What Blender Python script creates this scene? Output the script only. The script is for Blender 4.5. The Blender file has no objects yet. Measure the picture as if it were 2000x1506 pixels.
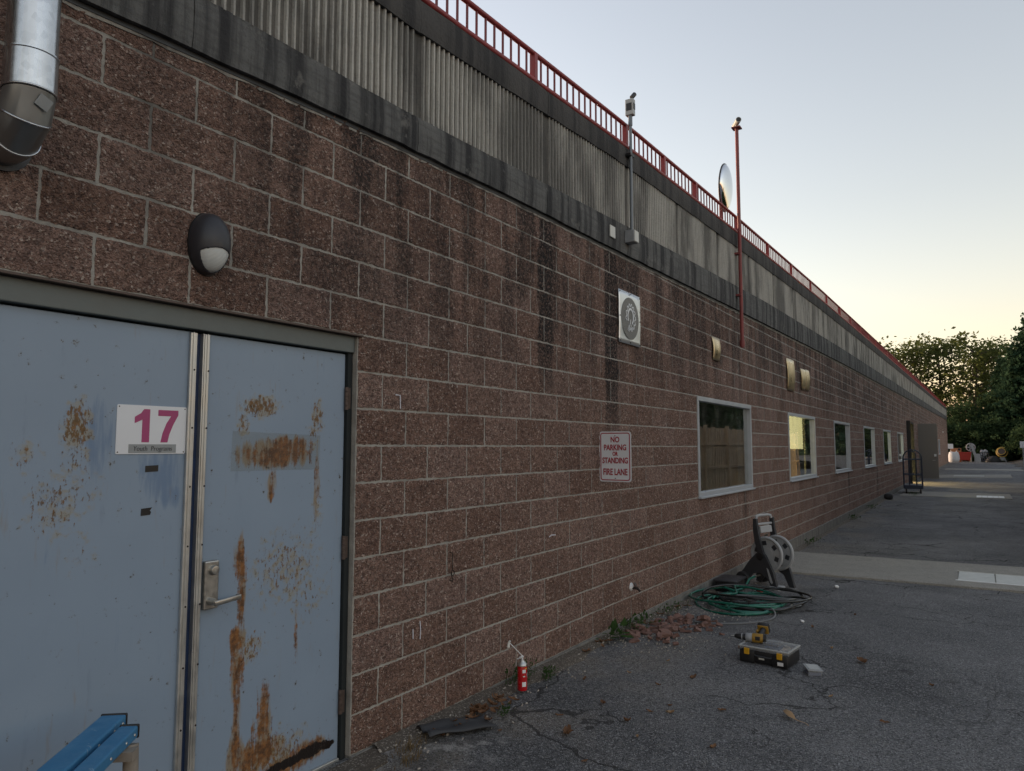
import bpy, bmesh, math, random
import numpy as np
from mathutils import Vector, Matrix, Euler

# ------------------------------------------------------------------ scene, camera, sky, exposure
scene = bpy.context.scene
col = scene.collection
R = math.radians

EYE, DIST = 1.70, 2.857
cam_data = bpy.data.cameras.new('camera')
cam = bpy.data.objects.new('camera', cam_data)
col.objects.link(cam)
cam_data.sensor_fit = 'HORIZONTAL'
cam_data.sensor_width = 36.0
cam_data.lens = 1410.635 / 2000.0 * 36.0
cam_data.clip_start = 0.05
cam_data.clip_end = 3000.0
yaw, pitch, roll = 0.573727, 0.0842796, 0.00096
fw = Vector((math.cos(yaw) * math.cos(pitch), math.sin(yaw) * math.cos(pitch), math.sin(pitch)))
rt = Vector((math.sin(yaw), -math.cos(yaw), 0.0))
up = rt.cross(fw)
rt2 = rt * math.cos(roll) + up * math.sin(roll)
up2 = up * math.cos(roll) - rt * math.sin(roll)
m4 = Matrix((rt2, up2, -fw)).transposed().to_4x4()
m4.translation = Vector((0.0, -DIST, EYE))
cam.matrix_world = m4
scene.camera = cam

SUN_EL, SUN_AZ = 0.0, 80.0        # degrees; azimuth measured from +X towards +Y
world = bpy.data.worlds.new('World')
scene.world = world
world.use_nodes = True
wn = world.node_tree
wn.nodes.clear()
sky_n = wn.nodes.new('ShaderNodeTexSky')
sky_n.sky_type = 'NISHITA'
sky_n.sun_disc = False
sky_n.sun_elevation = R(SUN_EL)
sky_n.sun_rotation = R(90.0 - SUN_AZ)
sky_n.altitude = 50
sky_n.air_density = 1.0
sky_n.dust_density = 1.5
sky_n.ozone_density = 1.0
hsv = wn.nodes.new('ShaderNodeHueSaturation')
hsv.inputs['Saturation'].default_value = 0.67
tint = wn.nodes.new('ShaderNodeMix')
tint.data_type = 'RGBA'
tint.blend_type = 'MULTIPLY'
tint.inputs[0].default_value = 1.0
tint.inputs[7].default_value = (1.025, 0.980, 0.995, 1.0)
bg = wn.nodes.new('ShaderNodeBackground')
bg.inputs['Strength'].default_value = 0.15
wo = wn.nodes.new('ShaderNodeOutputWorld')
wn.links.new(sky_n.outputs[0], hsv.inputs['Color'])
wn.links.new(hsv.outputs[0], tint.inputs[6])
wn.links.new(tint.outputs[2], bg.inputs['Color'])
wn.links.new(bg.outputs[0], wo.inputs['Surface'])

sun_d = bpy.data.lights.new('sun', 'SUN')
sun_d.energy = 0.5
sun_d.angle = R(6.0)
sun_d.color = (1.0, 0.72, 0.45)
sun = bpy.data.objects.new('sun', sun_d)
col.objects.link(sun)
sd = Vector((math.cos(R(SUN_AZ)) * math.cos(R(SUN_EL + 1.5)), math.sin(R(SUN_AZ)) * math.cos(R(SUN_EL + 1.5)), math.sin(R(SUN_EL + 1.5))))
sun.rotation_euler = (-sd).to_track_quat('-Z', 'Y').to_euler()

scene.view_settings.view_transform = 'Standard'
scene.view_settings.look = 'None'
scene.view_settings.gamma = 1.0
scene.view_settings.exposure = 3.55
scene.view_settings.use_curve_mapping = False
scene.render.engine = 'CYCLES'
scene.cycles.use_denoising = True
scene.cycles.max_bounces = 5
scene.cycles.diffuse_bounces = 3
scene.cycles.glossy_bounces = 3
scene.cycles.transparent_max_bounces = 12
scene.cycles.caustics_reflective = False
scene.cycles.caustics_refractive = False

# ------------------------------------------------------------------ helpers
def tag(o, label=None, cat=None, group=None, kind=None):
    if label: o['label'] = label
    if cat: o['category'] = cat
    if group: o['group'] = group
    if kind: o['kind'] = kind
    return o

def empty(name, loc=(0, 0, 0), rz=0.0):
    o = bpy.data.objects.new(name, None)
    o.empty_display_size = 0.1
    col.objects.link(o)
    o.location = loc
    o.rotation_euler = (0, 0, rz)
    return o

def link_mesh(name, me, mat=None, parent=None, loc=None):
    if mat is not None and len(me.materials) == 0:
        me.materials.append(mat)
    o = bpy.data.objects.new(name, me)
    col.objects.link(o)
    if parent is not None:
        o.parent = parent
    if loc is not None:
        o.location = loc
    return o

def copy_tree(o, parent=None):
    c = o.copy()
    col.objects.link(c)
    c.parent = parent
    for ch in list(o.children):
        copy_tree(ch, c)
    return c

class MB:
    """collects shapes into one mesh"""
    def __init__(self):
        self.v, self.f = [], []
    def add(self, verts, faces):
        n = len(self.v)
        self.v.extend([tuple(p) for p in verts])
        self.f.extend([tuple(i + n for i in q) for q in faces])
        return self
    def box(self, c, s, rot=None, ch=0.0):
        bm = bmesh.new()
        bmesh.ops.create_cube(bm, size=1.0)
        for v in bm.verts:
            v.co = Vector((v.co.x * s[0], v.co.y * s[1], v.co.z * s[2]))
        if ch > 0:
            bmesh.ops.bevel(bm, geom=bm.edges[:], offset=ch, segments=2, affect='EDGES', profile=0.5)
        M = (rot.to_matrix() if isinstance(rot, Euler) else rot) if rot is not None else Matrix.Identity(3)
        bm.verts.ensure_lookup_table()
        vs = [M @ v.co + Vector(c) for v in bm.verts]
        fs = [[v.index for v in f.verts] for f in bm.faces]
        bm.free()
        return self.add(vs, fs)
    def b2(self, x0, x1, y0, y1, z0, z1, ch=0.0):
        return self.box(((x0 + x1) / 2, (y0 + y1) / 2, (z0 + z1) / 2), (x1 - x0, y1 - y0, z1 - z0), None, ch)
    def tube(self, pts, r, n=8, cap=True, closed=False):
        pts = [Vector(p) for p in pts]
        m = len(pts)
        rad = r if isinstance(r, (list, tuple)) else [r] * m
        vs, fs = [], []
        t0 = None
        u = None
        for i, p in enumerate(pts):
            a = pts[i - 1] if (i > 0 or closed) else p
            b = pts[(i + 1) % m] if (i < m - 1 or closed) else p
            t = (b - a)
            if t.length < 1e-9: t = Vector((0, 0, 1))
            t.normalize()
            if u is None:
                u = t.orthogonal().normalized()
            else:
                u = (u - t * u.dot(t))
                if u.length < 1e-6: u = t.orthogonal()
                u.normalize()
            w = t.cross(u)
            for k in range(n):
                an = 2 * math.pi * k / n
                vs.append(p + (u * math.cos(an) + w * math.sin(an)) * rad[i])
        rng = m if closed else m - 1
        for i in range(rng):
            j = (i + 1) % m
            for k in range(n):
                l = (k + 1) % n
                fs.append((i * n + k, i * n + l, j * n + l, j * n + k))
        if cap and not closed:
            fs.append(tuple(range(n - 1, -1, -1)))
            fs.append(tuple((m - 1) * n + k for k in range(n)))
        return self.add(vs, fs)
    def lathe(self, prof, n=24, M=None, c=(0, 0, 0)):
        """profile of (radius, z), axis +Z, then matrix M and offset"""
        M = M or Matrix.Identity(3)
        vs, fs = [], []
        for r_, z in prof:
            for k in range(n):
                an = 2 * math.pi * k / n
                vs.append(M @ Vector((r_ * math.cos(an), r_ * math.sin(an), z)) + Vector(c))
        for i in range(len(prof) - 1):
            for k in range(n):
                l = (k + 1) % n
                fs.append((i * n + k, i * n + l, (i + 1) * n + l, (i + 1) * n + k))
        if prof[0][0] > 1e-5: fs.append(tuple(range(n - 1, -1, -1)))
        if prof[-1][0] > 1e-5: fs.append(tuple((len(prof) - 1) * n + k for k in range(n)))
        return self.add(vs, fs)
    def prism(self, poly, o, ux, uy, nrm, d):
        """polygon (list of 2d) extruded d along nrm from origin o"""
        o, ux, uy, nrm = Vector(o), Vector(ux), Vector(uy), Vector(nrm)
        n = len(poly)
        vs = [o + ux * a + uy * b for a, b in poly] + [o + ux * a + uy * b + nrm * d for a, b in poly]
        fs = [tuple(range(n - 1, -1, -1)), tuple(range(n, 2 * n))]
        for i in range(n):
            j = (i + 1) % n
            fs.append((i, j, n + j, n + i))
        return self.add(vs, fs)
    def strip(self, pts, w, o, ux, uy, nrm, d, closed=False):
        """flat ribbon along a 2d polyline, thickness d"""
        m = len(pts)
        L, Rr = [], []
        for i in range(m):
            a = Vector(pts[i - 1]) if (i > 0 or closed) else Vector(pts[i])
            b = Vector(pts[(i + 1) % m]) if (i < m - 1 or closed) else Vector(pts[i])
            t = (b - a)
            t = t.normalized() if t.length > 0 else Vector((1, 0))
            nn = Vector((-t.y, t.x))
            wi = w[i] if isinstance(w, (list, tuple)) else w
            L.append(Vector(pts[i]) + nn * wi / 2)
            Rr.append(Vector(pts[i]) - nn * wi / 2)
        for i in range(m if closed else m - 1):
            j = (i + 1) % m
            self.prism([tuple(Rr[i]), tuple(Rr[j]), tuple(L[j]), tuple(L[i])], o, ux, uy, nrm, d)
        return self
    def mesh(self, name, smooth=None):
        me = bpy.data.meshes.new(name)
        me.from_pydata(self.v, [], self.f)
        bm = bmesh.new()
        bm.from_mesh(me)
        bmesh.ops.recalc_face_normals(bm, faces=bm.faces[:])
        bm.to_mesh(me)
        bm.free()
        if smooth is not None:
            me.shade_smooth()
            if smooth < 180:
                me.set_sharp_from_angle(angle=R(smooth))
        me.update()
        return me
    def build(self, name, mat, parent=None, loc=None, smooth=None, raw=False):
        if raw:
            me = bpy.data.meshes.new(name)
            me.from_pydata(self.v, [], self.f)
            me.update()
        else:
            me = self.mesh(name, smooth)
        return link_mesh(name, me, mat, parent, loc)

def rot_axis(a, axis): return Matrix.Rotation(a, 3, axis)
X_AX = rot_axis(R(90), 'Y')      # lathe axis -> +X
Y_AX = rot_axis(R(-90), 'X')     # lathe axis -> +Y

def text_mesh(s, size, xs=1.0, bold=0.0, shear=0.0, align='CENTER', extrude=0.0008):
    cu = bpy.data.curves.new('lettering', 'FONT')
    cu.body = s
    cu.size = size
    cu.offset = bold
    cu.shear = shear
    cu.align_x = align
    cu.extrude = extrude
    cu.resolution_u = 4
    o = bpy.data.objects.new('lettering', cu)
    col.objects.link(o)
    dg = bpy.context.evaluated_depsgraph_get()
    me = bpy.data.meshes.new_from_object(o.evaluated_get(dg))
    bpy.data.objects.remove(o)
    me.transform(Matrix.Diagonal((xs, 1, 1, 1)))
    return me

def put_text(name, me, mat, o, ux, uy, parent):
    ux, uy = Vector(ux), Vector(uy)
    M = Matrix((ux, uy, ux.cross(uy))).transposed().to_4x4()
    M.translation = Vector(o)
    me.transform(M)
    me.materials.clear()
    return link_mesh(name, me, mat, parent)

# ------------------------------------------------------------------ materials
class NT:
    def __init__(self, name):
        self.m = bpy.data.materials.new(name)
        self.m.use_nodes = True
        self.t = self.m.node_tree
        self.t.nodes.clear()
        self.out = self.t.nodes.new('ShaderNodeOutputMaterial')
        self._pos = None
    def n(self, ty, **kw):
        nd = self.t.nodes.new('ShaderNode' + ty)
        for k, v in kw.items():
            setattr(nd, k, v)
        return nd
    def set(self, sock, v):
        if isinstance(v, bpy.types.NodeSocket):
            self.t.links.new(v, sock)
        elif isinstance(v, (tuple, list)) and len(v) == 3 and sock.type == 'RGBA':
            sock.default_value = (*v, 1.0)
        else:
            sock.default_value = v
    def pos(self):
        if self._pos is None:
            self._pos = self.n('NewGeometry').outputs['Position']
        return self._pos
    def xyz(self):
        s = self.n('SeparateXYZ')
        self.set(s.inputs[0], self.pos())
        return s.outputs[0], s.outputs[1], s.outputs[2]
    def math(self, op, a, b=None, c=None, clamp=False):
        nd = self.n('Math', operation=op, use_clamp=clamp)
        self.set(nd.inputs[0], a)
        if b is not None: self.set(nd.inputs[1], b)
        if c is not None: self.set(nd.inputs[2], c)
        return nd.outputs[0]
    def scale(self, v, s):
        nd = self.n('Mapping')
        self.set(nd.inputs['Vector'], v)
        nd.inputs['Scale'].default_value = s if isinstance(s, (tuple, list)) else (s, s, s)
        return nd.outputs[0]
    def noise(self, v=None, s=5.0, d=4.0, r=0.55, dist=0.0):
        nd = self.n('TexNoise')
        self.set(nd.inputs['Vector'], v if v is not None else self.pos())
        nd.inputs['Scale'].default_value = s
        nd.inputs['Detail'].default_value = d
        nd.inputs['Roughness'].default_value = r
        nd.inputs['Distortion'].default_value = dist
        return nd.outputs[0]
    def vor(self, v=None, s=5.0, feat='F1', out=0, rand=1.0):
        nd = self.n('TexVoronoi', feature=feat)
        self.set(nd.inputs['Vector'], v if v is not None else self.pos())
        nd.inputs['Scale'].default_value = s
        nd.inputs['Randomness'].default_value = rand
        return nd.outputs[out]
    def ramp(self, f, stops, interp='LINEAR'):
        nd = self.n('ValToRGB')
        cr = nd.color_ramp
        cr.interpolation = interp
        while len(cr.elements) < len(stops): cr.elements.new(0.5)
        for e, (p, c) in zip(cr.elements, stops):
            e.position = p
            e.color = (c, c, c, 1) if not isinstance(c, (tuple, list)) else (*c, 1)
        self.set(nd.inputs[0], f)
        return nd.outputs[0]
    def mr(self, f, a, b, c=0.0, d=1.0, smooth=True):
        nd = self.n('MapRange', interpolation_type='SMOOTHSTEP' if smooth else 'LINEAR')
        self.set(nd.inputs[0], f)
        for i, v in zip((1, 2, 3, 4), (a, b, c, d)): self.set(nd.inputs[i], v)
        return nd.outputs[0]
    def mix(self, f, a, b, mode='MIX'):
        nd = self.n('Mix', data_type='RGBA', blend_type=mode)
        self.set(nd.inputs[0], f)
        self.set(nd.inputs[6], a)
        self.set(nd.inputs[7], b)
        return nd.outputs[2]
    def bump(self, h, strength=0.5, dist=0.01, normal=None):
        nd = self.n('Bump')
        nd.inputs['Strength'].default_value = strength
        nd.inputs['Distance'].default_value = dist
        self.set(nd.inputs['Height'], h)
        if normal is not None: self.set(nd.inputs['Normal'], normal)
        return nd.outputs[0]
    def bsdf(self, color, rough=0.6, metal=0.0, normal=None, spec=0.5, emit=None, es=0.0, alpha=None, trans=None, coat=None):
        p = self.n('BsdfPrincipled')
        self.set(p.inputs['Base Color'], color)
        self.set(p.inputs['Roughness'], rough)
        self.set(p.inputs['Metallic'], metal)
        self.set(p.inputs['Specular IOR Level'], spec)
        if normal is not None: self.set(p.inputs['Normal'], normal)
        if emit is not None:
            self.set(p.inputs['Emission Color'], emit)
            p.inputs['Emission Strength'].default_value = es
        if alpha is not None: self.set(p.inputs['Alpha'], alpha)
        if trans is not None: self.set(p.inputs['Transmission Weight'], trans)
        if coat is not None: self.set(p.inputs['Coat Weight'], coat)
        return p.outputs[0]
    def end(self, sh):
        self.t.links.new(sh, self.out.inputs['Surface'])
        return self.m

def simple(name, c, rough=0.6, metal=0.0, var=0.12, vs=30.0, bump=0.0, bs=120.0, spec=0.5):
    t = NT(name)
    nz = t.noise(s=vs, d=5)
    dark = tuple(x * (1 - var * 1.6) for x in c)
    lite = tuple(min(1, x * (1 + var * 1.6)) for x in c)
    cc = t.mix(nz, dark, lite)
    rr = t.mr(nz, 0.3, 0.7, max(0.02, rough - 0.08), min(1, rough + 0.08))
    nrm = t.bump(t.noise(s=bs, d=3), bump, 0.004) if bump > 0 else None
    return t.end(t.bsdf(cc, rr, metal, nrm, spec))

M = {}
# --- split-face block
ROW, BLK, Z0, X0 = 0.2032, 0.4064, 1.7045, 3.0515
def make_block_mat():
    t = NT('split_face_block')
    x, y, z = t.xyz()
    row = t.math('FLOOR', t.math('DIVIDE', t.math('SUBTRACT', z, Z0 - 20 * ROW), ROW))
    par = t.math('MULTIPLY', t.math('MODULO', row, 2.0), -0.5)
    colm = t.math('FLOOR', t.math('ADD', t.math('DIVIDE', t.math('SUBTRACT', x, X0 - 40 * BLK), BLK), t.math('ADD', par, 0.5)))
    cv = t.n('CombineXYZ')
    t.set(cv.inputs[0], colm)
    t.set(cv.inputs[1], row)
    wnz = t.n('TexWhiteNoise', noise_dimensions='2D')
    t.set(wnz.inputs['Vector'], cv.outputs[0])
    rnd = wnz.outputs['Value']
    base = t.ramp(rnd, [(0.0, (0.300, 0.182, 0.138)), (0.35, (0.342, 0.212, 0.163)), (0.7, (0.372, 0.238, 0.187)), (1.0, (0.415, 0.274, 0.222))])
    broad = t.noise(s=2.2, d=4)
    base = t.mix(t.mr(broad, 0.35, 0.7, 0.0, 0.55), base, t.mix(1.0, base, (0.74, 0.72, 0.74), 'MULTIPLY'))
    # aggregate: pale and dark grains of several sizes
    g1 = t.vor(s=115.0, out=1)
    sp = t.n('SeparateColor')
    t.set(sp.inputs[0], g1)
    pale = t.mr(sp.outputs[0], 0.80, 0.90)
    dark = t.mr(sp.outputs[1], 0.74, 0.84)
    mid = t.noise(s=42.0, d=5, r=0.72)
    c = t.mix(t.mr(mid, 0.36, 0.60, 0.0, 1.0), t.mix(1.0, base, (0.54, 0.52, 0.53), 'MULTIPLY'), base)
    c = t.mix(t.math('MULTIPLY', pale, t.mr(t.noise(s=30.0, d=3), 0.4, 0.65, 0.15, 0.75)), c, (0.68, 0.56, 0.48))
    c = t.mix(t.math('MULTIPLY', dark, 0.50), c, (0.062, 0.042, 0.038))
    # pits and flaked patches
    pit = t.mr(t.noise(s=17.0, d=6, r=0.7), 0.60, 0.70)
    c = t.mix(t.math('MULTIPLY', pit, 0.55), c, (0.04, 0.028, 0.027))
    # water stains running down from the fascia
    wob = t.math('MULTIPLY', t.math('SUBTRACT', t.noise(s=3.5, d=5), 0.5), 0.15)
    xs = t.math('ADD', x, wob)
    tot = None
    for cx, w, zlo, amt in ((2.15, .16, 2.6, .55), (3.05, .14, 2.4, .55), (4.90, .12, 1.75, 1.3), (6.12, .15, 1.45, 1.3),
                            (3.45, .2, 2.2, .45), (7.3, .22, 2.5, .55), (7.95, .25, 2.3, .5), (8.9, .25, 2.6, .45), (10.55, .10, .15, .75), (10.45, .35, 2.5, .6),
                            (12.3, .4, 2.5, .6), (15.0, .6, 2.6, .5), (17.5, .3, 1.9, .75), (20.25, .12, -.2, .9), (26.3, .22, -.2, .7),
                            (21.7, .5, 2.2, .6), (25.0, .5, 2.4, .6), (29.5, .7, 2.2, .6), (34.5, .6, 2.0, .5), (42.0, .9, 2.0, .6), (50.0, 1.2, 2.0, .5)):
        a = t.mr(t.math('ABSOLUTE', t.math('SUBTRACT', xs, cx)), w * (0.75 if amt > 1 else 0.35), w * 1.15, min(amt, 1.15), 0.0)
        b = t.mr(z, zlo, zlo + 0.9, 0.0, 1.0)
        if cx in (10.55, 20.25, 26.3):
            b = t.math('MULTIPLY', b, t.mr(z, 1.02, 1.10, 1.0, 0.0))
        s = t.math('MULTIPLY', a, b)
        tot = s if tot is None else t.math('MAXIMUM', tot, s)
    vst = t.noise(t.scale(t.pos(), (3.2, 1.0, 0.32)), s=1.6, d=5)
    topz = t.math('SUBTRACT', z, t.math('MULTIPLY', x, 0.012))
    blot = t.noise(t.scale(t.pos(), (1.0, 1.0, 0.75)), s=1.9, d=6, r=0.66)
    gen = t.math('MULTIPLY', t.mr(t.math('MULTIPLY_ADD', vst, 0.55, t.math('MULTIPLY', blot, 0.45)), 0.435, 0.555), t.math('MULTIPLY', t.mr(topz, 1.6, 3.1, 0.0, 0.92), t.mr(x, 1.5, 2.7, 0.30, 1.0)))
    st = t.math('MAXIMUM', tot, gen)
    grit = t.mr(t.noise(s=55.0, d=4, r=0.7), 0.34, 0.60, 0.25, 1.0)
    st = t.math('MULTIPLY', st, grit, clamp=True)
    c = t.mix(t.math('MULTIPLY', st, 0.95), c, (0.018, 0.018, 0.019))
    # pale scuffs near the ground
    sc = t.math('MULTIPLY', t.mr(t.noise(t.scale(t.pos(), (1, 1, .5)), s=7.0, d=6, r=0.7), 0.68, 0.78), t.mr(z, 0.2, 1.4, 0.35, 0.0))
    c = t.mix(sc, c, (0.30, 0.25, 0.23))
    h = t.math('ADD', t.math('MULTIPLY', t.noise(s=48.0, d=6, r=0.68), 1.0), t.math('MULTIPLY', t.vor(s=130.0), 0.45))
    h = t.math('ADD', h, t.math('MULTIPLY', t.noise(s=15.0, d=3), 1.3))
    nrm = t.bump(h, 1.0, 0.032)
    return t.end(t.bsdf(c, 0.88, 0, nrm, 0.30))
M['block'] = make_block_mat()

def make_mortar():
    t = NT('mortar')
    x, y, z = t.xyz()
    nz = t.noise(s=9.0, d=6, r=0.7)
    c = t.ramp(nz, [(0.25, (0.20, 0.185, 0.165)), (0.5, (0.33, 0.312, 0.28)), (0.75, (0.42, 0.40, 0.36))])
    vst = t.noise(t.scale(t.pos(), (3.2, 1.0, 0.32)), s=1.6, d=5)
    topz = t.math('SUBTRACT', z, t.math('MULTIPLY', x, 0.012))
    gen = t.math('MULTIPLY', t.mr(vst, 0.46, 0.66), t.mr(topz, 2.0, 3.5, 0.1, 0.75))
    c = t.mix(gen, c, (0.05, 0.045, 0.042))
    nrm = t.bump(t.noise(s=90.0, d=5, r=0.7), 0.8, 0.006)
    return t.end(t.bsdf(c, 0.9, 0, nrm, 0.25))
M['mortar'] = make_mortar()

def make_concrete(name, a, b, stain=0.0, vert=True, rough=0.88, speck=0.0, broad=False):
    t = NT(name)
    x, y, z = t.xyz()
    c = t.mix(t.noise(s=4.0, d=6, r=0.65), a, b)
    c = t.mix(t.mr(t.noise(s=60.0, d=4, r=0.7), 0.5, 0.75, 0.0, 0.45), c, tuple(v * 0.45 for v in a))
    if stain > 0:
        sv = t.noise(t.scale(t.pos(), (1.3, 1.0, 0.30) if broad else (5.0, 1.0, 0.22)), s=1.4, d=6, r=0.62)
        c = t.mix(t.mr(sv, 0.42, 0.60, 0.0, stain), c, (0.026, 0.026, 0.028))
        fine = t.noise(t.scale(t.pos(), (18.0, 1.0, 0.8)), s=2.0, d=4)
        c = t.mix(t.mr(fine, 0.55, 0.75, 0.0, stain * (0.25 if broad else 0.6)), c, (0.035, 0.034, 0.034))
    if speck > 0:
        g = t.n('SeparateColor')
        t.set(g.inputs[0], t.vor(s=150.0, out=1))
        c = t.mix(t.mr(g.outputs[0], 0.8, 0.9, 0, speck), c, (0.42, 0.38, 0.33))
        c = t.mix(t.mr(g.outputs[1], 0.78, 0.9, 0, speck), c, (0.04, 0.037, 0.035))
    if stain > .9:      # board marks and worn patches
        bd = t.noise(t.scale(t.pos(), (1.5, 1.0, 26.0)), s=1.5, d=4)
        c = t.mix(t.mr(bd, 0.45, 0.65, 0.0, 0.35), c, (0.05, 0.05, 0.05))
        c = t.mix(t.mr(t.noise(s=7.0, d=7, r=0.72), 0.56, 0.70, 0.0, 0.55), c, (0.21, 0.205, 0.19))
    h = t.math('ADD', t.noise(s=45.0, d=6, r=0.65), t.math('MULTIPLY', t.noise(s=8.0, d=3), 0.8))
    return t.end(t.bsdf(c, rough, 0, t.bump(h, 0.7, 0.01), 0.3))
M['band'] = make_concrete('fascia_band_concrete', (0.085, 0.086, 0.085), (0.185, 0.185, 0.178), 0.95)
M['band_top'] = make_concrete('fascia_top_concrete', (0.050, 0.048, 0.047), (0.105, 0.100, 0.095), 0.75)
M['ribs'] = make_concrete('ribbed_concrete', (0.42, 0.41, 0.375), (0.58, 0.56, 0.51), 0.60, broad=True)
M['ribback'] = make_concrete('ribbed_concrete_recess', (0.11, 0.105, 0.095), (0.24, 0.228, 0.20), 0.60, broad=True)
M['foundation'] = make_concrete('foundation_concrete', (0.13, 0.125, 0.115), (0.26, 0.25, 0.23), 0.35)
M['strip'] = make_concrete('strip_concrete', (0.23, 0.22, 0.195), (0.40, 0.385, 0.345), 0.0, speck=0.55)

def make_asphalt():
    t = NT('asphalt')
    x, y, z = t.xyz()
    big = t.noise(s=0.55, d=6, r=0.6)
    c = t.ramp(big, [(0.34, (0.085, 0.087, 0.092)), (0.5, (0.140, 0.141, 0.147)), (0.66, (0.205, 0.205, 0.208))])
    # patches with grit washed up against the wall
    dm = t.math('MULTIPLY', t.mr(t.noise(s=1.1, d=6, r=0.6), 0.42, 0.60), t.mr(y, -1.5, -0.1, 0.0, 0.9))
    c = t.mix(dm, c, (0.200, 0.175, 0.145))
    g = t.n('SeparateColor')
    t.set(g.inputs[0], t.vor(s=125.0, out=1))
    c = t.mix(t.mr(g.outputs[0], 0.72, 0.86, 0, 0.7), c, (0.36, 0.36, 0.36))
    c = t.mix(t.mr(g.outputs[1], 0.66, 0.80, 0, 0.72), c, (0.022, 0.022, 0.024))
    g2 = t.n('SeparateColor')
    t.set(g2.inputs[0], t.vor(s=52.0, out=1))
    c = t.mix(t.mr(g2.outputs[0], 0.88, 0.95, 0, 0.35), c, (0.25, 0.24, 0.22))
    # stains with soft edges
    c = t.mix(t.mr(t.noise(s=0.9, d=5, dist=0.6), 0.57, 0.72, 0, 0.6), c, (0.055, 0.055, 0.057))
    # lime bleed by the door
    lm = t.math('MULTIPLY', t.mr(t.noise(s=6.0, d=8, r=0.75), 0.50, 0.62),
                t.math('MULTIPLY', t.mr(t.math('ABSOLUTE', t.math('SUBTRACT', x, 3.25)), 0.15, 0.55, 1.0, 0.0),
                       t.mr(t.math('ABSOLUTE', t.math('ADD', y, 0.38)), 0.12, 0.34, 1.0, 0.0)))
    c = t.mix(t.math('MULTIPLY', lm, 0.75), c, (0.40, 0.39, 0.37))
    # cracks
    wp = t.n('VectorMath', operation='ADD')
    t.set(wp.inputs[0], t.pos())
    nzv = t.n('TexNoise')
    t.set(nzv.inputs['Vector'], t.pos())
    nzv.inputs['Scale'].default_value = 1.3
    nzv.inputs['Detail'].default_value = 6
    sv = t.n('VectorMath', operation='SCALE')
    t.set(sv.inputs[0], nzv.outputs[1])
    sv.inputs['Scale'].default_value = 0.9
    t.set(wp.inputs[1], sv.outputs[0])
    cr = t.vor(wp.outputs[0], s=0.42, feat='DISTANCE_TO_EDGE')
    wid = t.mr(t.noise(s=0.8, d=4), 0.40, 0.78, 0.0003, 0.0085)
    crack = t.math('LESS_THAN', cr, wid)
    far = t.mr(x, 4.0, 12.0, 0.75, 1.0)
    cr2 = t.vor(wp.outputs[0], s=1.25, feat='DISTANCE_TO_EDGE')
    gate = t.mr(t.noise(s=0.45, d=3), 0.46, 0.56)
    crack2 = t.math('MULTIPLY', t.math('LESS_THAN', cr2, 0.0085), t.math('MULTIPLY', gate, t.mr(x, 4.5, 11.0, 0.3, 1.0)))
    ck = t.math('MAXIMUM', t.math('MULTIPLY', crack, far), crack2)
    c = t.mix(ck, c, (0.012, 0.012, 0.012))
    h = t.math('ADD', t.math('MULTIPLY', t.vor(s=120.0), 1.0), t.math('MULTIPLY', t.noise(s=60.0, d=4), 0.8))
    h = t.math('ADD', h, t.math('MULTIPLY', t.noise(s=3.0, d=4), 1.2))
    h = t.math('SUBTRACT', h, t.math('MULTIPLY', ck, 1.5))
    rough = t.mr(t.noise(s=2.0, d=4), 0.3, 0.7, 0.66, 0.86)
    return t.end(t.bsdf(c, rough, 0, t.bump(h, 0.85, 0.012), 0.4))
M['asphalt'] = make_asphalt()
M['dirt'] = make_concrete('dirt', (0.06, 0.05, 0.04), (0.15, 0.125, 0.10), 0.0, speck=0.5)

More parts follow.
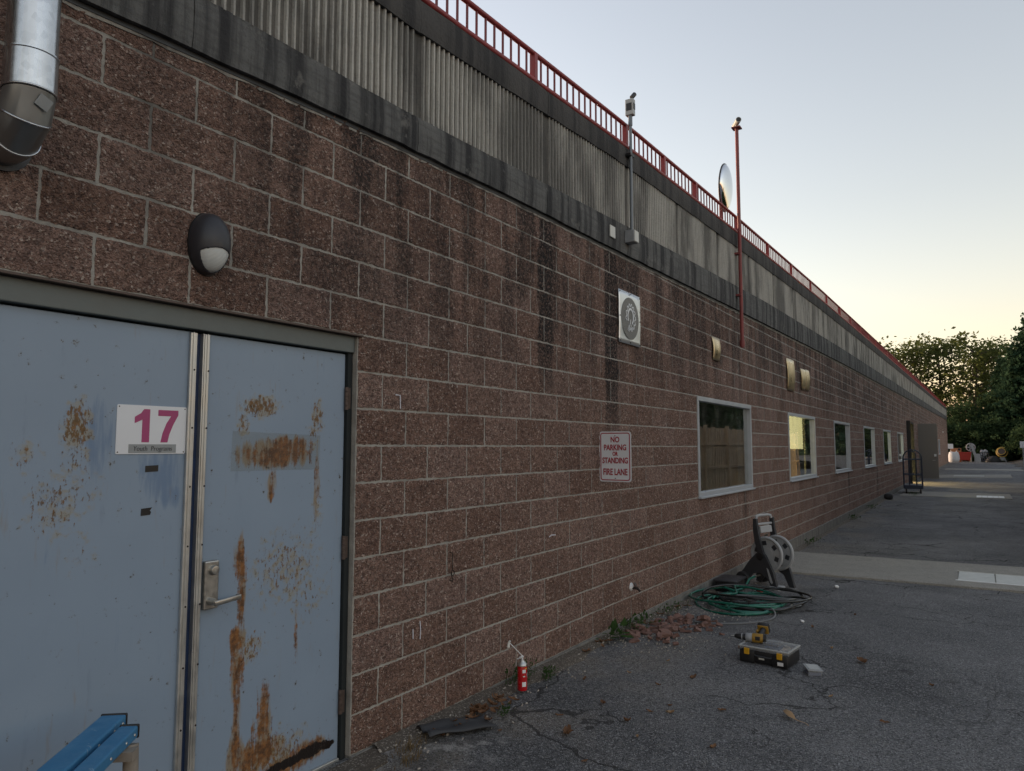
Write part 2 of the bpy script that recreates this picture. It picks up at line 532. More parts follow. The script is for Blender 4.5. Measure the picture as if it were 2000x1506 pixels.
# --- door paint with rust
def px_door(x, y, Y=0.045):
    u, v = (x - 1000) / 1410.635, (753 - y) / 1410.635
    dep = math.cos(pitch) - v * math.sin(pitch)
    rz = math.sin(pitch) + v * math.cos(pitch)
    dx = dep * math.cos(yaw) + u * math.sin(yaw)
    dy = dep * math.sin(yaw) - u * math.cos(yaw)
    k = (Y + DIST) / dy
    return k * dx, EYE + k * rz
def make_door_mat():
    t = NT('door_paint')
    x, y, z = t.xyz()
    c = t.mix(t.noise(s=2.5, d=5), (0.215, 0.278, 0.360), (0.262, 0.334, 0.422))
    c = t.mix(t.mr(t.noise(t.scale(t.pos(), (6, 1, 1)), s=3.0, d=6, r=0.7), 0.60, 0.75, 0, 0.35), c, (0.15, 0.19, 0.25))
    def ell(px, py, rx, ry):
        ax, az = px_door(px, py)
        bx, _ = px_door(px + rx, py)
        _, bz = px_door(px, py - ry)
        ex = t.math('DIVIDE', t.math('SUBTRACT', x, ax), abs(bx - ax) * 1.25)
        ez = t.math('DIVIDE', t.math('SUBTRACT', z, az), abs(bz - az) * 1.25)
        d2 = t.math('ADD', t.math('MULTIPLY', ex, ex), t.math('MULTIPLY', ez, ez))
        return t.math('SUBTRACT', 1.0, d2, clamp=True)
    def group(lst):
        tot = None
        for px, py, rx, ry, amt in lst:
            e = t.math('MULTIPLY', ell(px, py, rx, ry), amt)
            tot = e if tot is None else t.math('MAXIMUM', tot, e)
        return tot
    # blue repaint smears
    sm = group([(190, 850, 28, 85, 1.0), (320, 925, 55, 60, 1.0), (335, 965, 30, 30, 1.0)])
    smn = t.noise(t.scale(t.pos(), (16, 1, 2.0)), s=1.8, d=6, r=0.65)
    c = t.mix(t.math('MULTIPLY', t.mr(t.math('ADD', t.math('MULTIPLY', sm, 0.8), t.math('MULTIPLY_ADD', smn, 2.2, -0.6)), 0.75, 1.35), 0.55), c, (0.075, 0.145, 0.27))
    # speckle rust
    spk = group([(150, 835, 34, 62, .95), (50, 890, 36, 38, .62), (150, 905, 40, 45, .6), (105, 985, 60, 75, .66), (160, 1075, 30, 60, .42), (150, 960, 55, 60, .5),
                 (510, 795, 42, 26, .95), (475, 830, 14, 28, .8), (620, 815, 14, 40, .85), (612, 850, 12, 30, .7), (560, 1110, 75, 85, .62), (490, 1265, 34, 40, .72),
                 (540, 1080, 60, 40, .5), (620, 1000, 12, 80, .55), (600, 1160, 45, 60, .52), (530, 1480, 75, 60, .8)])
    fn = t.noise(t.scale(t.pos(), (1, 1, .45)), s=66.0, d=5, r=0.72)
    fn = t.math('MULTIPLY_ADD', fn, 1.9, -0.45)
    spkm = t.mr(t.math('ADD', t.math('MULTIPLY', spk, 0.56), fn), 0.86, 1.03)
    spkm = t.math('MULTIPLY', spkm, t.math('MULTIPLY', spk, 7.0, clamp=True))
    halo = t.mr(t.math('ADD', t.math('MULTIPLY', spk, 0.34), t.noise(s=26.0, d=4)), 0.62, 0.84, 0, 0.62)
    # solid rust and runs
    sol = group([(540, 888, 76, 28, 1.3), (560, 872, 52, 22, 1.2), (470, 890, 12, 26, .7), (533, 945, 9, 38, .8), (530, 968, 7, 14, 1.0), (618, 935, 7, 90, .62),
                 (467, 1090, 13, 50, 1.1), (473, 1155, 9, 95, 1.1), (462, 1252, 18, 30, 1.3), (463, 1310, 13, 75, 1.0), (462, 1410, 9, 130, .95),
                 (515, 1375, 14, 55, .95), (512, 1420, 22, 45, 1.0), (500, 1475, 55, 38, 1.15), (460, 1480, 16, 50, 1.0), (605, 1465, 42, 24, 1.2), (570, 1490, 60, 22, 1.2), (578, 1240, 5, 70, .6), (580, 1160, 5, 60, .55)])
    rn = t.math('MULTIPLY_ADD', t.noise(t.scale(t.pos(), (1.0, 1.0, 0.13)), s=52.0, d=4, r=0.6), 0.55, t.math('MULTIPLY', t.noise(s=36.0, d=6, r=0.72), 0.45))
    rn = t.math('MULTIPLY_ADD', rn, 3.4, -1.2)
    solm = t.mr(t.math('ADD', t.math('MULTIPLY', sol, 0.74), rn), 0.84, 1.34)
    solm = t.math('MULTIPLY', solm, t.math('MULTIPLY', sol, 9.0, clamp=True))
    stn = t.mr(t.math('ADD', t.math('MULTIPLY', sol, 0.62), t.math('MULTIPLY_ADD', t.noise(t.scale(t.pos(), (1, 1, .12)), s=34.0, d=5), 1.6, -0.3)), 0.70, 1.10, 0, 0.8)
    rust = t.ramp(t.noise(s=38.0, d=6, r=0.7), [(0.25, (0.040, 0.021, 0.012)), (0.45, (0.125, 0.056, 0.022)), (0.60, (0.250, 0.105, 0.032)), (0.8, (0.33, 0.20, 0.085))])
    c = t.mix(halo, c, (0.30, 0.255, 0.16))
    c = t.mix(stn, c, (0.25, 0.185, 0.10))
    c = t.mix(t.math('MULTIPLY', spkm, 0.9), c, t.mix(0.45, rust, (0.17, 0.105, 0.035)))
    c = t.mix(t.math('MULTIPLY', solm, 0.95), c, rust)
    hole = group([(605, 1468, 36, 13, 1.0), (560, 1492, 50, 10, 1.0), (640, 1455, 14, 8, 1.0)])
    c = t.mix(t.mr(t.math('ADD', hole, t.math('MULTIPLY_ADD', t.noise(s=26.0, d=6, r=0.7), 2.4, -0.75)), 0.75, 1.0), c, (0.010, 0.006, 0.005))
    # scratches
    sc = t.mr(t.noise(t.scale(t.pos(), (60, 1, 3.0)), s=1.0, d=3), 0.735, 0.76, 0, 0.5)
    c = t.mix(sc, c, (0.11, 0.13, 0.17))
    rustall = t.math('MAXIMUM', solm, spkm)
    rough = t.mr(rustall, 0, 1, 0.42, 0.9)
    h = t.math('ADD', t.math('MULTIPLY', rustall, t.noise(s=90.0, d=4)), t.math('MULTIPLY', t.noise(s=2.2, d=2), 0.15))
    return t.end(t.bsdf(c, rough, 0, t.bump(h, 0.5, 0.006), 0.4))
M['door'] = make_door_mat()

M['frame_dark'] = simple('dark_bronze_frame', (0.022, 0.026, 0.027), 0.75, 0.0, 0.25, 6.0, 0.15, spec=0.2)
M['head_frame'] = simple('door_head_frame', (0.115, 0.130, 0.125), 0.5, 0.0, 0.25, 5.0, 0.1)
M['alu'] = simple('aluminium', (0.55, 0.55, 0.53), 0.42, 0.85, 0.12, 20.0)
M['blue_seal'] = simple('dark_blue_seal', (0.011, 0.030, 0.085), 0.5, 0.0, 0.3, 12.0)
M['steel'] = simple('brushed_steel', (0.42, 0.41, 0.38), 0.36, 0.9, 0.15, 40.0)
M['black'] = simple('black_plastic', (0.013, 0.013, 0.014), 0.45, 0.0, 0.25, 20.0)
M['rubber'] = simple('black_rubber', (0.020, 0.020, 0.022), 0.7, 0.0, 0.3, 20.0, 0.3)
M['char'] = simple('charcoal_plastic', (0.035, 0.037, 0.042), 0.5, 0.0, 0.2, 20.0, 0.15)
M['hinge'] = simple('worn_hinge', (0.09, 0.065, 0.055), 0.55, 0.4, 0.4, 40.0)
M['red'] = simple('red_rail_paint', (0.26, 0.028, 0.030), 0.50, 0.0, 0.28, 14.0, 0.15)
M['redpole'] = simple('red_pole_paint', (0.22, 0.045, 0.042), 0.55, 0.0, 0.35, 5.0, 0.15)
M['baluster'] = simple('red_baluster', (0.17, 0.022, 0.026), 0.55, 0.0, 0.3, 14.0)
M['winframe'] = simple('window_aluminium', (0.47, 0.50, 0.53), 0.45, 0.35, 0.10, 8.0)
M['white'] = simple('white_paint', (0.74, 0.75, 0.76), 0.45, 0.0, 0.06, 6.0)
M['signwhite'] = simple('sign_white', (0.70, 0.72, 0.75), 0.4, 0.0, 0.05, 5.0)
M['signred'] = simple('sign_red', (0.33, 0.018, 0.035), 0.45, 0.0, 0.1, 20.0)
M['magenta'] = simple('faded_magenta', (0.36, 0.052, 0.160), 0.5, 0.0, 0.06, 10.0)
M['greytape'] = simple('grey_tape', (0.27, 0.285, 0.29), 0.5, 0.0, 0.1, 20.0)
M['ink'] = simple('pen_ink', (0.03, 0.03, 0.04), 0.6)
M['blacktape'] = simple('black_tape', (0.010, 0.010, 0.011), 0.4)
M['lampbody'] = simple('lamp_housing', (0.030, 0.030, 0.036), 0.42, 0.0, 0.12, 8.0, 0.05)
def make_lens():
    t = NT('frosted_lens')
    x, y, z = t.xyz()
    w = t.n('TexWave', wave_type='RINGS')
    t.set(w.inputs['Vector'], t.scale(t.pos(), (1, 1, 1)))
    w.inputs['Scale'].default_value = 60
    w.inputs['Distortion'].default_value = 3
    c = t.mix(t.noise(s=30.0), (0.50, 0.52, 0.51), (0.72, 0.74, 0.72))
    return t.end(t.bsdf(c, 0.3, 0, t.bump(w.outputs[0], 0.3, 0.003), 0.6))
M['lens'] = make_lens()
def make_galv():
    t = NT('galvanised_steel')
    st = t.noise(t.scale(t.pos(), (30, 30, 0.8)), s=1.5, d=4)
    v = t.vor(s=45.0, out=1)
    g = t.n('SeparateColor'); t.set(g.inputs[0], v)
    c = t.mix(t.math('MULTIPLY', g.outputs[0], 0.5), (0.50, 0.52, 0.54), (0.68, 0.70, 0.72))
    rr = t.mr(st, 0.3, 0.7, 0.20, 0.36)
    return t.end(t.bsdf(c, rr, 1.0, t.bump(t.noise(t.scale(t.pos(), (14, 14, 1.2)), s=1.2, d=2), 0.06, 0.01)))
M['galv'] = make_galv()
M['galv_dull'] = simple('dull_zinc_elbow', (0.27, 0.275, 0.27), 0.42, 0.85, 0.15, 8.0)
M['brass'] = simple('aged_brass_sheet', (0.55, 0.45, 0.29), 0.34, 0.9, 0.15, 6.0)
M['sheet'] = simple('polished_aluminium_sheet', (0.66, 0.69, 0.72), 0.34, 0.75, 0.06, 3.0)
M['emblem_grey'] = simple('etched_grey', (0.17, 0.165, 0.155), 0.5, 0.5, 0.2, 120.0)
M['conduit'] = simple('grey_conduit', (0.16, 0.18, 0.20), 0.45, 0.3, 0.15, 15.0)
M['greybox'] = simple('grey_box_plastic', (0.27, 0.28, 0.29), 0.5, 0.0, 0.15, 20.0)
M['palebox'] = simple('pale_cover_plate', (0.62, 0.62, 0.58), 0.5, 0.0, 0.1, 20.0)
M['camgrey'] = simple('camera_grey', (0.40, 0.41, 0.40), 0.45, 0.0, 0.1, 20.0)
def _mir():
    t = NT('convex_mirror_glass')
    return t.end(t.bsdf((0.72, 0.74, 0.76), 0.06, 1.0))
M['mirror'] = _mir()
M['iron'] = simple('rusty_iron', (0.030, 0.022, 0.018), 0.7, 0.3, 0.4, 60.0)
M['benchblue'] = simple('bench_blue_paint', (0.045, 0.200, 0.390), 0.38, 0.0, 0.16, 9.0, 0.1)
def make_bench():
    t = NT('worn_blue_paint')
    c = t.mix(t.noise(s=9.0, d=5), (0.030, 0.150, 0.310), (0.055, 0.215, 0.400))
    sc_ = t.mr(t.noise(t.scale(t.pos(), (40, 9, 6)), s=1.4, d=4), 0.66, 0.70, 0, 0.55)
    c = t.mix(sc_, c, (0.30, 0.40, 0.48))
    c = t.mix(t.mr(t.noise(s=22.0, d=6, r=0.7), 0.60, 0.70, 0, 0.6), c, (0.05, 0.10, 0.15))
    return t.end(t.bsdf(c, t.mr(t.noise(s=14.0), 0.3, 0.7, 0.38, 0.62), 0, t.bump(t.noise(s=60.0, d=4), 0.2, 0.004)))
M['benchblue'] = make_bench()
M['wood_raw'] = simple('weathered_wood', (0.26, 0.225, 0.185), 0.8, 0.0, 0.25, 15.0, 0.3)
M['fence'] = simple('fence_wood', (0.54, 0.39, 0.25), 0.8, 0.0, 0.30, 6.0, 0.3)
M['reelgrey'] = simple('reel_grey_plastic', (0.36, 0.37, 0.38), 0.45, 0.0, 0.08, 10.0)
M['hosegreen'] = simple('green_hose', (0.012, 0.120, 0.085), 0.28, 0.0, 0.3, 5.0)
M['hoseblack'] = simple('black_hose', (0.016, 0.018, 0.018), 0.16, 0.0, 0.3, 5.0)
M['hosegrey'] = simple('dusty_hose', (0.10, 0.105, 0.11), 0.4, 0.0, 0.2, 5.0)
M['redplast'] = simple('red_plastic', (0.45, 0.020, 0.018), 0.4)
M['canred'] = simple('can_red', (0.42, 0.010, 0.014), 0.25, 0.0, 0.05, 20.0)
M['yellow'] = simple('yellow_plastic', (0.62, 0.33, 0.015), 0.45, 0.0, 0.08, 20.0)
M['drillyel'] = simple('drill_yellow', (0.30, 0.17, 0.022), 0.5, 0.0, 0.25, 30.0)
def make_clear(name, tint, a):
    t = NT(name)
    fr = t.n('Fresnel'); fr.inputs[0].default_value = 1.5
    tr = t.n('BsdfTransparent'); t.set(tr.inputs[0], tint)
    p = t.bsdf((0.55, 0.56, 0.57), 0.18)
    mx = t.n('MixShader')
    bf = t.math('SUBTRACT', 1.0, t.n('NewGeometry').outputs['Backfacing'])
    t.set(mx.inputs[0], t.math('MULTIPLY', t.math('MAXIMUM', fr.outputs[0], a), bf))
    t.t.links.new(tr.outputs[0], mx.inputs[1]); t.t.links.new(p, mx.inputs[2])
    return t.end(mx.outputs[0])
M['clear'] = make_clear('clear_plastic', (0.85, 0.86, 0.87), 0.30)
M['film'] = make_clear('taped_film', (0.965, 0.96, 0.945), 0.02)
M['bluebits'] = simple('blue_anchors', (0.015, 0.035, 0.10), 0.45)
M['tanbits'] = simple('tan_screws', (0.42, 0.32, 0.22), 0.5, 0.2, 0.3, 200.0)
def make_glass():
    t = NT('window_glass')
    fr = t.n('Fresnel'); fr.inputs[0].default_value = 1.52
    bf = t.math('SUBTRACT', 1.0, t.n('NewGeometry').outputs['Backfacing'])
    f2 = t.math('MULTIPLY', t.math('MULTIPLY_ADD', fr.outputs[0], 1.9, 0.05, clamp=True), bf)     # two coated panes
    tr = t.n('BsdfTransparent'); t.set(tr.inputs[0], (0.86, 0.90, 0.88))
    gl = t.n('BsdfGlossy'); gl.inputs['Roughness'].default_value = 0.015
    t.set(gl.inputs['Color'], (0.95, 0.96, 0.97))
    t.set(gl.inputs['Normal'], t.bump(t.noise(s=0.8, d=1), 0.10, 0.02))
    mx = t.n('MixShader')
    t.set(mx.inputs[0], f2)
    t.t.links.new(tr.outputs[0], mx.inputs[1]); t.t.links.new(gl.outputs[0], mx.inputs[2])
    df = t.n('BsdfDiffuse'); t.set(df.inputs[0], (0.30, 0.29, 0.26))
    mx2 = t.n('MixShader')
    t.set(mx2.inputs[0], t.mr(t.noise(s=5.0, d=6), 0.4, 0.75, 0.01, 0.10))
    t.t.links.new(mx.outputs[0], mx2.inputs[1]); t.t.links.new(df.outputs[0], mx2.inputs[2])
    return t.end(mx2.outputs[0])
M['glass'] = make_glass()
M['room'] = simple('interior_paint', (0.62, 0.60, 0.52), 0.8, 0.0, 0.06, 3.0)
M['roomdark'] = simple('dark_interior', (0.09, 0.085, 0.08), 0.8, 0.0, 0.2, 3.0)
M['ply'] = simple('plywood', (0.50, 0.33, 0.15), 0.6, 0.0, 0.18, 6.0)
M['greydoor'] = simple('grey_brown_door_paint', (0.165, 0.155, 0.140), 0.6, 0.0, 0.06, 4.0)
M['cartblue'] = simple('cart_blue_paint', (0.014, 0.024, 0.050), 0.45, 0.0, 0.2, 20.0)
M['bag'] = simple('woven_white_bag', (0.62, 0.62, 0.64), 0.8, 0.0, 0.10, 6.0, 0.4, 40.0)
M['tarpred'] = simple('red_tub', (0.36, 0.035, 0.025), 0.5, 0.0, 0.15, 6.0)
M['orange'] = simple('orange_brown_box', (0.36, 0.16, 0.07), 0.6, 0.0, 0.15, 6.0)
M['pgrey'] = simple('pale_grey_panel', (0.30, 0.31, 0.32), 0.6, 0.0, 0.12, 4.0)
M['mixyel'] = simple('mixer_yellow', (0.52, 0.36, 0.07), 0.5, 0.0, 0.2, 8.0)
M['plate'] = simple('painted_cover_plate', (0.52, 0.53, 0.50), 0.6, 0.1, 0.22, 9.0, 0.3)
M['brick'] = simple('broken_block', (0.185, 0.105, 0.085), 0.9, 0.0, 0.35, 14.0, 0.8, 60.0)
M['drywhite'] = simple('pale_stone', (0.42, 0.38, 0.33), 0.9, 0.0, 0.2, 20.0, 0.5)
M['bark'] = simple('bark', (0.06, 0.048, 0.038), 0.9, 0.0, 0.3, 6.0, 0.6, 20.0)
M['clothgrey'] = simple('roofing_felt', (0.040, 0.042, 0.046), 0.75, 0.0, 0.25, 14.0, 0.5)
M['chalk'] = simple('chalk_mark', (0.55, 0.54, 0.58), 0.9)
def make_leaf(name, a, b, tr=0.35, s=3.0):
    t = NT(name)
    c = t.mix(t.noise(s=s, d=3), a, b)
    d = t.n('BsdfDiffuse'); t.set(d.inputs[0], c)
    tl = t.n('BsdfTranslucent'); t.set(tl.inputs[0], t.mix(0.5, c, tuple(min(1, v * 1.5) for v in b)))
    mx = t.n('MixShader'); mx.inputs[0].default_value = tr
    t.t.links.new(d.outputs[0], mx.inputs[1]); t.t.links.new(tl.outputs[0], mx.inputs[2])
    return t.end(mx.outputs[0])
M['leaf_dec'] = make_leaf('deciduous_foliage', (0.050, 0.068, 0.024), (0.105, 0.120, 0.040), 0.45, 0.4)
M['leaf_dark'] = make_leaf('dark_foliage', (0.028, 0.052, 0.026), (0.055, 0.085, 0.040), 0.30, 0.4)
M['leaf_con'] = make_leaf('conifer_foliage', (0.022, 0.046, 0.028), (0.045, 0.080, 0.045), 0.22, 0.5)
M['weed'] = make_leaf('weed_leaves', (0.035, 0.075, 0.025), (0.075, 0.130, 0.045), 0.3, 12.0)
M['drygrass'] = make_leaf('dry_grass', (0.16, 0.11, 0.06), (0.24, 0.18, 0.10), 0.2, 12.0)
M['dryleaf'] = make_leaf('dry_leaf', (0.13, 0.065, 0.035), (0.26, 0.15, 0.09), 0.2, 14.0)
M['tanleaf'] = make_leaf('tan_leaf', (0.34, 0.22, 0.12), (0.46, 0.32, 0.20), 0.2, 14.0)

# ------------------------------------------------------------------ profile of the place
def interp(xs, ys):
    return lambda x: float(np.interp(x, xs, ys))
zfb = interp([-4, 1.3, 3, 4.4, 6.2, 10.3, 20, 90], [3.36, 3.415, 3.497, 3.54, 3.565, 3.648, 3.80, 4.56])
zrb = interp([-4, 1.9, 3.2, 4.4, 6.2, 8, 12, 20, 90], [3.63, 3.695, 3.715, 3.77, 3.847, 3.912, 4.045, 4.18, 4.92])
zft = interp([-4, 3.3, 4.7, 6.5, 10.4, 16.8, 25.7, 88, 90], [4.40, 4.475, 4.55, 4.65, 4.772, 4.92, 5.04, 5.76, 5.78])
zrt = lambda x: zft(x) - float(np.interp(x, [3, 6, 10], [.215, .185, .21]))
gz = interp([-60, 2.8, 4.4, 5.2, 6.5, 8, 9.2, 11, 13, 27, 60, 95, 400], [.07, .065, .05, .04, .03, -.02, -.06, -.105, -.125, -.085, -.02, .02, .02])
XE0, XE1 = -3.0, 88.4

# ------------------------------------------------------------------ ground
def build_ground():
    xs = list(np.concatenate([np.array([-300, -120, -50, -20, -8]), np.arange(-4, 16, 0.5), np.arange(16, 110, 3.0), np.array([130, 170, 250, 400, 700])]))
    ys = [-500, -200, -80, -40, -20, -12, -8, -6, -5, -4, -3.5, -3, -2.5, -2, -1.5, -1, -.6, -.3, 0.0, .3, 12.0, 60, 200, 500]
    rnd = random.Random(3)
    V, F = [], []
    for x in xs:
        for y in ys:
            z = gz(x)
            if -6 < y < 0 and -4 < x < 90: z += rnd.uniform(-.006, .006) if y < -.05 else 0
            V.append((x, y, z))
    n = len(ys)
    for i in range(len(xs) - 1):
        for j in range(n - 1):
            F.append((i * n + j, (i + 1) * n + j, (i + 1) * n + j + 1, i * n + j + 1))
    mb = MB(); mb.add(V, F)
    o = mb.build('ground', M['asphalt'], smooth=180)
    tag(o, 'dark cracked asphalt service lane beside the block wall', kind='structure')
build_ground()

def slab(name, pts, top, mat, thick=0.12, label=None, nx=24, rag=0.02, seed=1):
    """ragged-edged slab between a near edge polyline and a far edge polyline (both along -Y)"""
    rnd = random.Random(seed)
    near, far = pts
    V, F = [], []
    rows = []
    for k in range(nx + 1):
        f = k / nx
        a = Vector(near[0]).lerp(Vector(near[1]), f)
        b = Vector(far[0]).lerp(Vector(far[1]), f)
        e0, e1 = rnd.uniform(-rag, rag), rnd.uniform(-rag, rag)
        p = [(a.x + e0, a.y, -thick), (a.x + e0, a.y, -.006), (a.x + e0 + .015, a.y, 0), (a.x * .5 + b.x * .5, (a.y + b.y) / 2, rnd.uniform(-.003, .003)), (b.x + e1 - .015, b.y, 0), (b.x + e1, b.y, -thick)]
        for q in p:
            V.append((q[0], q[1], gz(q[0]) + top + q[2]))
    for k in range(nx):
        for j in range(5):
            F.append((k * 6 + j, (k + 1) * 6 + j, (k + 1) * 6 + j + 1, k * 6 + j + 1))
    F.append(tuple(range(6))); F.append(tuple(nx * 6 + j for j in range(6)))
    mb = MB(); mb.add(V, F)
    o = mb.build(name, mat, smooth=40)
    return tag(o, label, kind='structure')
slab('concrete_strip', (((10.95, -.06), (11.15, -4.2)), ((13.2, -.06), (13.4, -4.2))), 0.035, M['strip'], label='pale concrete strip crossing the lane beside the hose reel', seed=2)
slab('concrete_strip', (((30.0, -.3), (30.1, -3.7)), ((33.0, -.3), (32.9, -3.7))), 0.02, M['strip'], label='pale concrete strip across the lane by the blue cart', seed=3)
slab('concrete_strip', (((47.2, -.25), (49.6, -4.3)), ((52.3, -.25), (55.0, -4.35))), 0.02, M['strip'], label='far pale concrete strip beyond the open grey door', seed=4)
slab('concrete_strip', (((64.0, -.5), (63.5, -9.0)), ((67.5, -.5), (67.0, -9.0))), 0.015, M['strip'], label='farthest concrete strip before the pile of gear', seed=5)
# worn concrete apron at the foot of the door
slab('door_apron', (((0.9, -.04), (0.9, -.30)), ((3.05, -.02), (2.95, -.20))), 0.012, M['dirt'], label='worn concrete apron under the blue double door', seed=6, nx=10)
def curb():
    mb = MB()
    rnd = random.Random(8)
    V, F = [], []
    xs = np.arange(3.0, 30, .18)
    for x in xs:
        w = .07 + .05 * rnd.random() + (.06 if 3.6 < x < 5.2 else 0)
        for y, z in ((0.02, .028), (-w * .5, .022 + rnd.uniform(-.006, .01)), (-w, .002 + rnd.uniform(0, .008)), (-w - .05, -.012)):
            V.append((x, y, gz(x) + z))
    for i in range(len(xs) - 1):
        for j in range(3):
            F.append((i * 4 + j, (i + 1) * 4 + j, (i + 1) * 4 + j + 1, i * 4 + j + 1))
    mb.add(V, F)
    tag(mb.build('dirt_verge', M['dirt'], smooth=180), 'strip of dirt and grit along the foot of the wall', kind='structure')
curb()

# ------------------------------------------------------------------ the building
bld = tag(empty('building', (0, 0, 0)), 'long reddish-brown block building with ribbed concrete fascia', 'building')
DX0, DX1, DZ1 = 0.940, 2.848, Z0 + 3 * ROW
ZW0, ZW1 = Z0 - 3 * ROW, Z0 + 3 * ROW
WIN = [(8.53, 10.97), (13.46, 15.95), (18.26, 20.68), (23.39, 25.95), (28.45, 30.95), (33.65, 36.3), (58.0, 60.0), (62.0, 64.3), (67.9, 70.8)]
OD = (38.3, 42.4, Z0 + 6 * ROW)          # far open doorway
OPEN = [(DX0, DX1, -1.0, DZ1)] + [(a, b, ZW0, ZW1) for a, b in WIN] + [(OD[0], OD[1], -1.0, OD[2])]

# mortar bed / backing with the openings left free
def backing():
    mb = MB()
    xs = sorted(OPEN)
    x = XE0
    def col_box(a, b, z0, z1):
        n = max(1, int((b - a) / 4))
        for k in range(n):
            p, q = a + (b - a) * k / n, a + (b - a) * (k + 1) / n
            t0, t1 = (z1, z1) if z1 is not None else (zfb(p) + .05, zfb(q) + .05)
            V = [(p, -.0032, z0), (q, -.0032, z0), (q, -.0032, t1), (p, -.0032, t0), (p, .19, z0), (q, .19, z0), (q, .19, t1), (p, .19, t0)]
            mb.add(V, [(0, 1, 2, 3), (5, 4, 7, 6), (0, 3, 7, 4), (1, 5, 6, 2), (3, 2, 6, 7), (0, 4, 5, 1)])
    for a, b, z0, z1 in xs:
        col_box(x, a, .079, None)
        if z0 > 0: col_box(a, b, .079, z0)
        col_box(a, b, z1, None)
        x = b
    col_box(x, XE1, .079, None)
    mb.build('mortar', M['mortar'], bld, raw=True)
backing()

def block_mesh(w, h, nx, nz, amp, rnd, flat=False):
    """a split-face block, front towards -Y, lower left corner at the origin"""
    V, F = [], []
    j = .0030
    bulge = 0.0 if flat else rnd.uniform(.000, .0030)
    tx, tz = rnd.uniform(-.5, .5) * amp, rnd.uniform(-.5, .5) * amp
    for iz in range(nz + 1):
        for ix in range(nx + 1):
            fx, fz = ix / nx, iz / nz
            e = min(fx, 1 - fx) * w, min(fz, 1 - fz) * h
            edge = min(1.0, min(e) / .018)
            y = -.003 - edge * (.0015 + bulge) + edge * rnd.uniform(-amp, amp) * .62 + (fx - .5) * tx * edge + (fz - .5) * tz * edge
            if ix in (0, nx) or iz in (0, nz): y = rnd.uniform(-.0040, -.0034) if flat else rnd.uniform(-.0058, -.0031)
            V.append((fx * w + rnd.uniform(-j, j), (y if (ix in (0, nx) or iz in (0, nz)) else (rnd.uniform(-.0052, -.0036) if flat else min(y, -.0046))), fz * h + rnd.uniform(-j, j)))
    for iz in range(nz):
        for ix in range(nx):
            a = iz * (nx + 1) + ix
            F.append((a, a + 1, a + nx + 2, a + nx + 1))
    ring = [ix for ix in range(nx + 1)] + [iz * (nx + 1) + nx for iz in range(1, nz + 1)] + [nz * (nx + 1) + ix for ix in range(nx - 1, -1, -1)] + [iz * (nx + 1) for iz in range(nz - 1, 0, -1)]
    n0 = len(V)
    m = len(ring)
    for k in ring:
        V.append(V[k])
    for k in ring:
        V.append((V[k][0], .012, V[k][2]))
    for k in range(m):
        l = (k + 1) % m
        F.append((n0 + l, n0 + k, n0 + m + k, n0 + m + l))
    return V, F

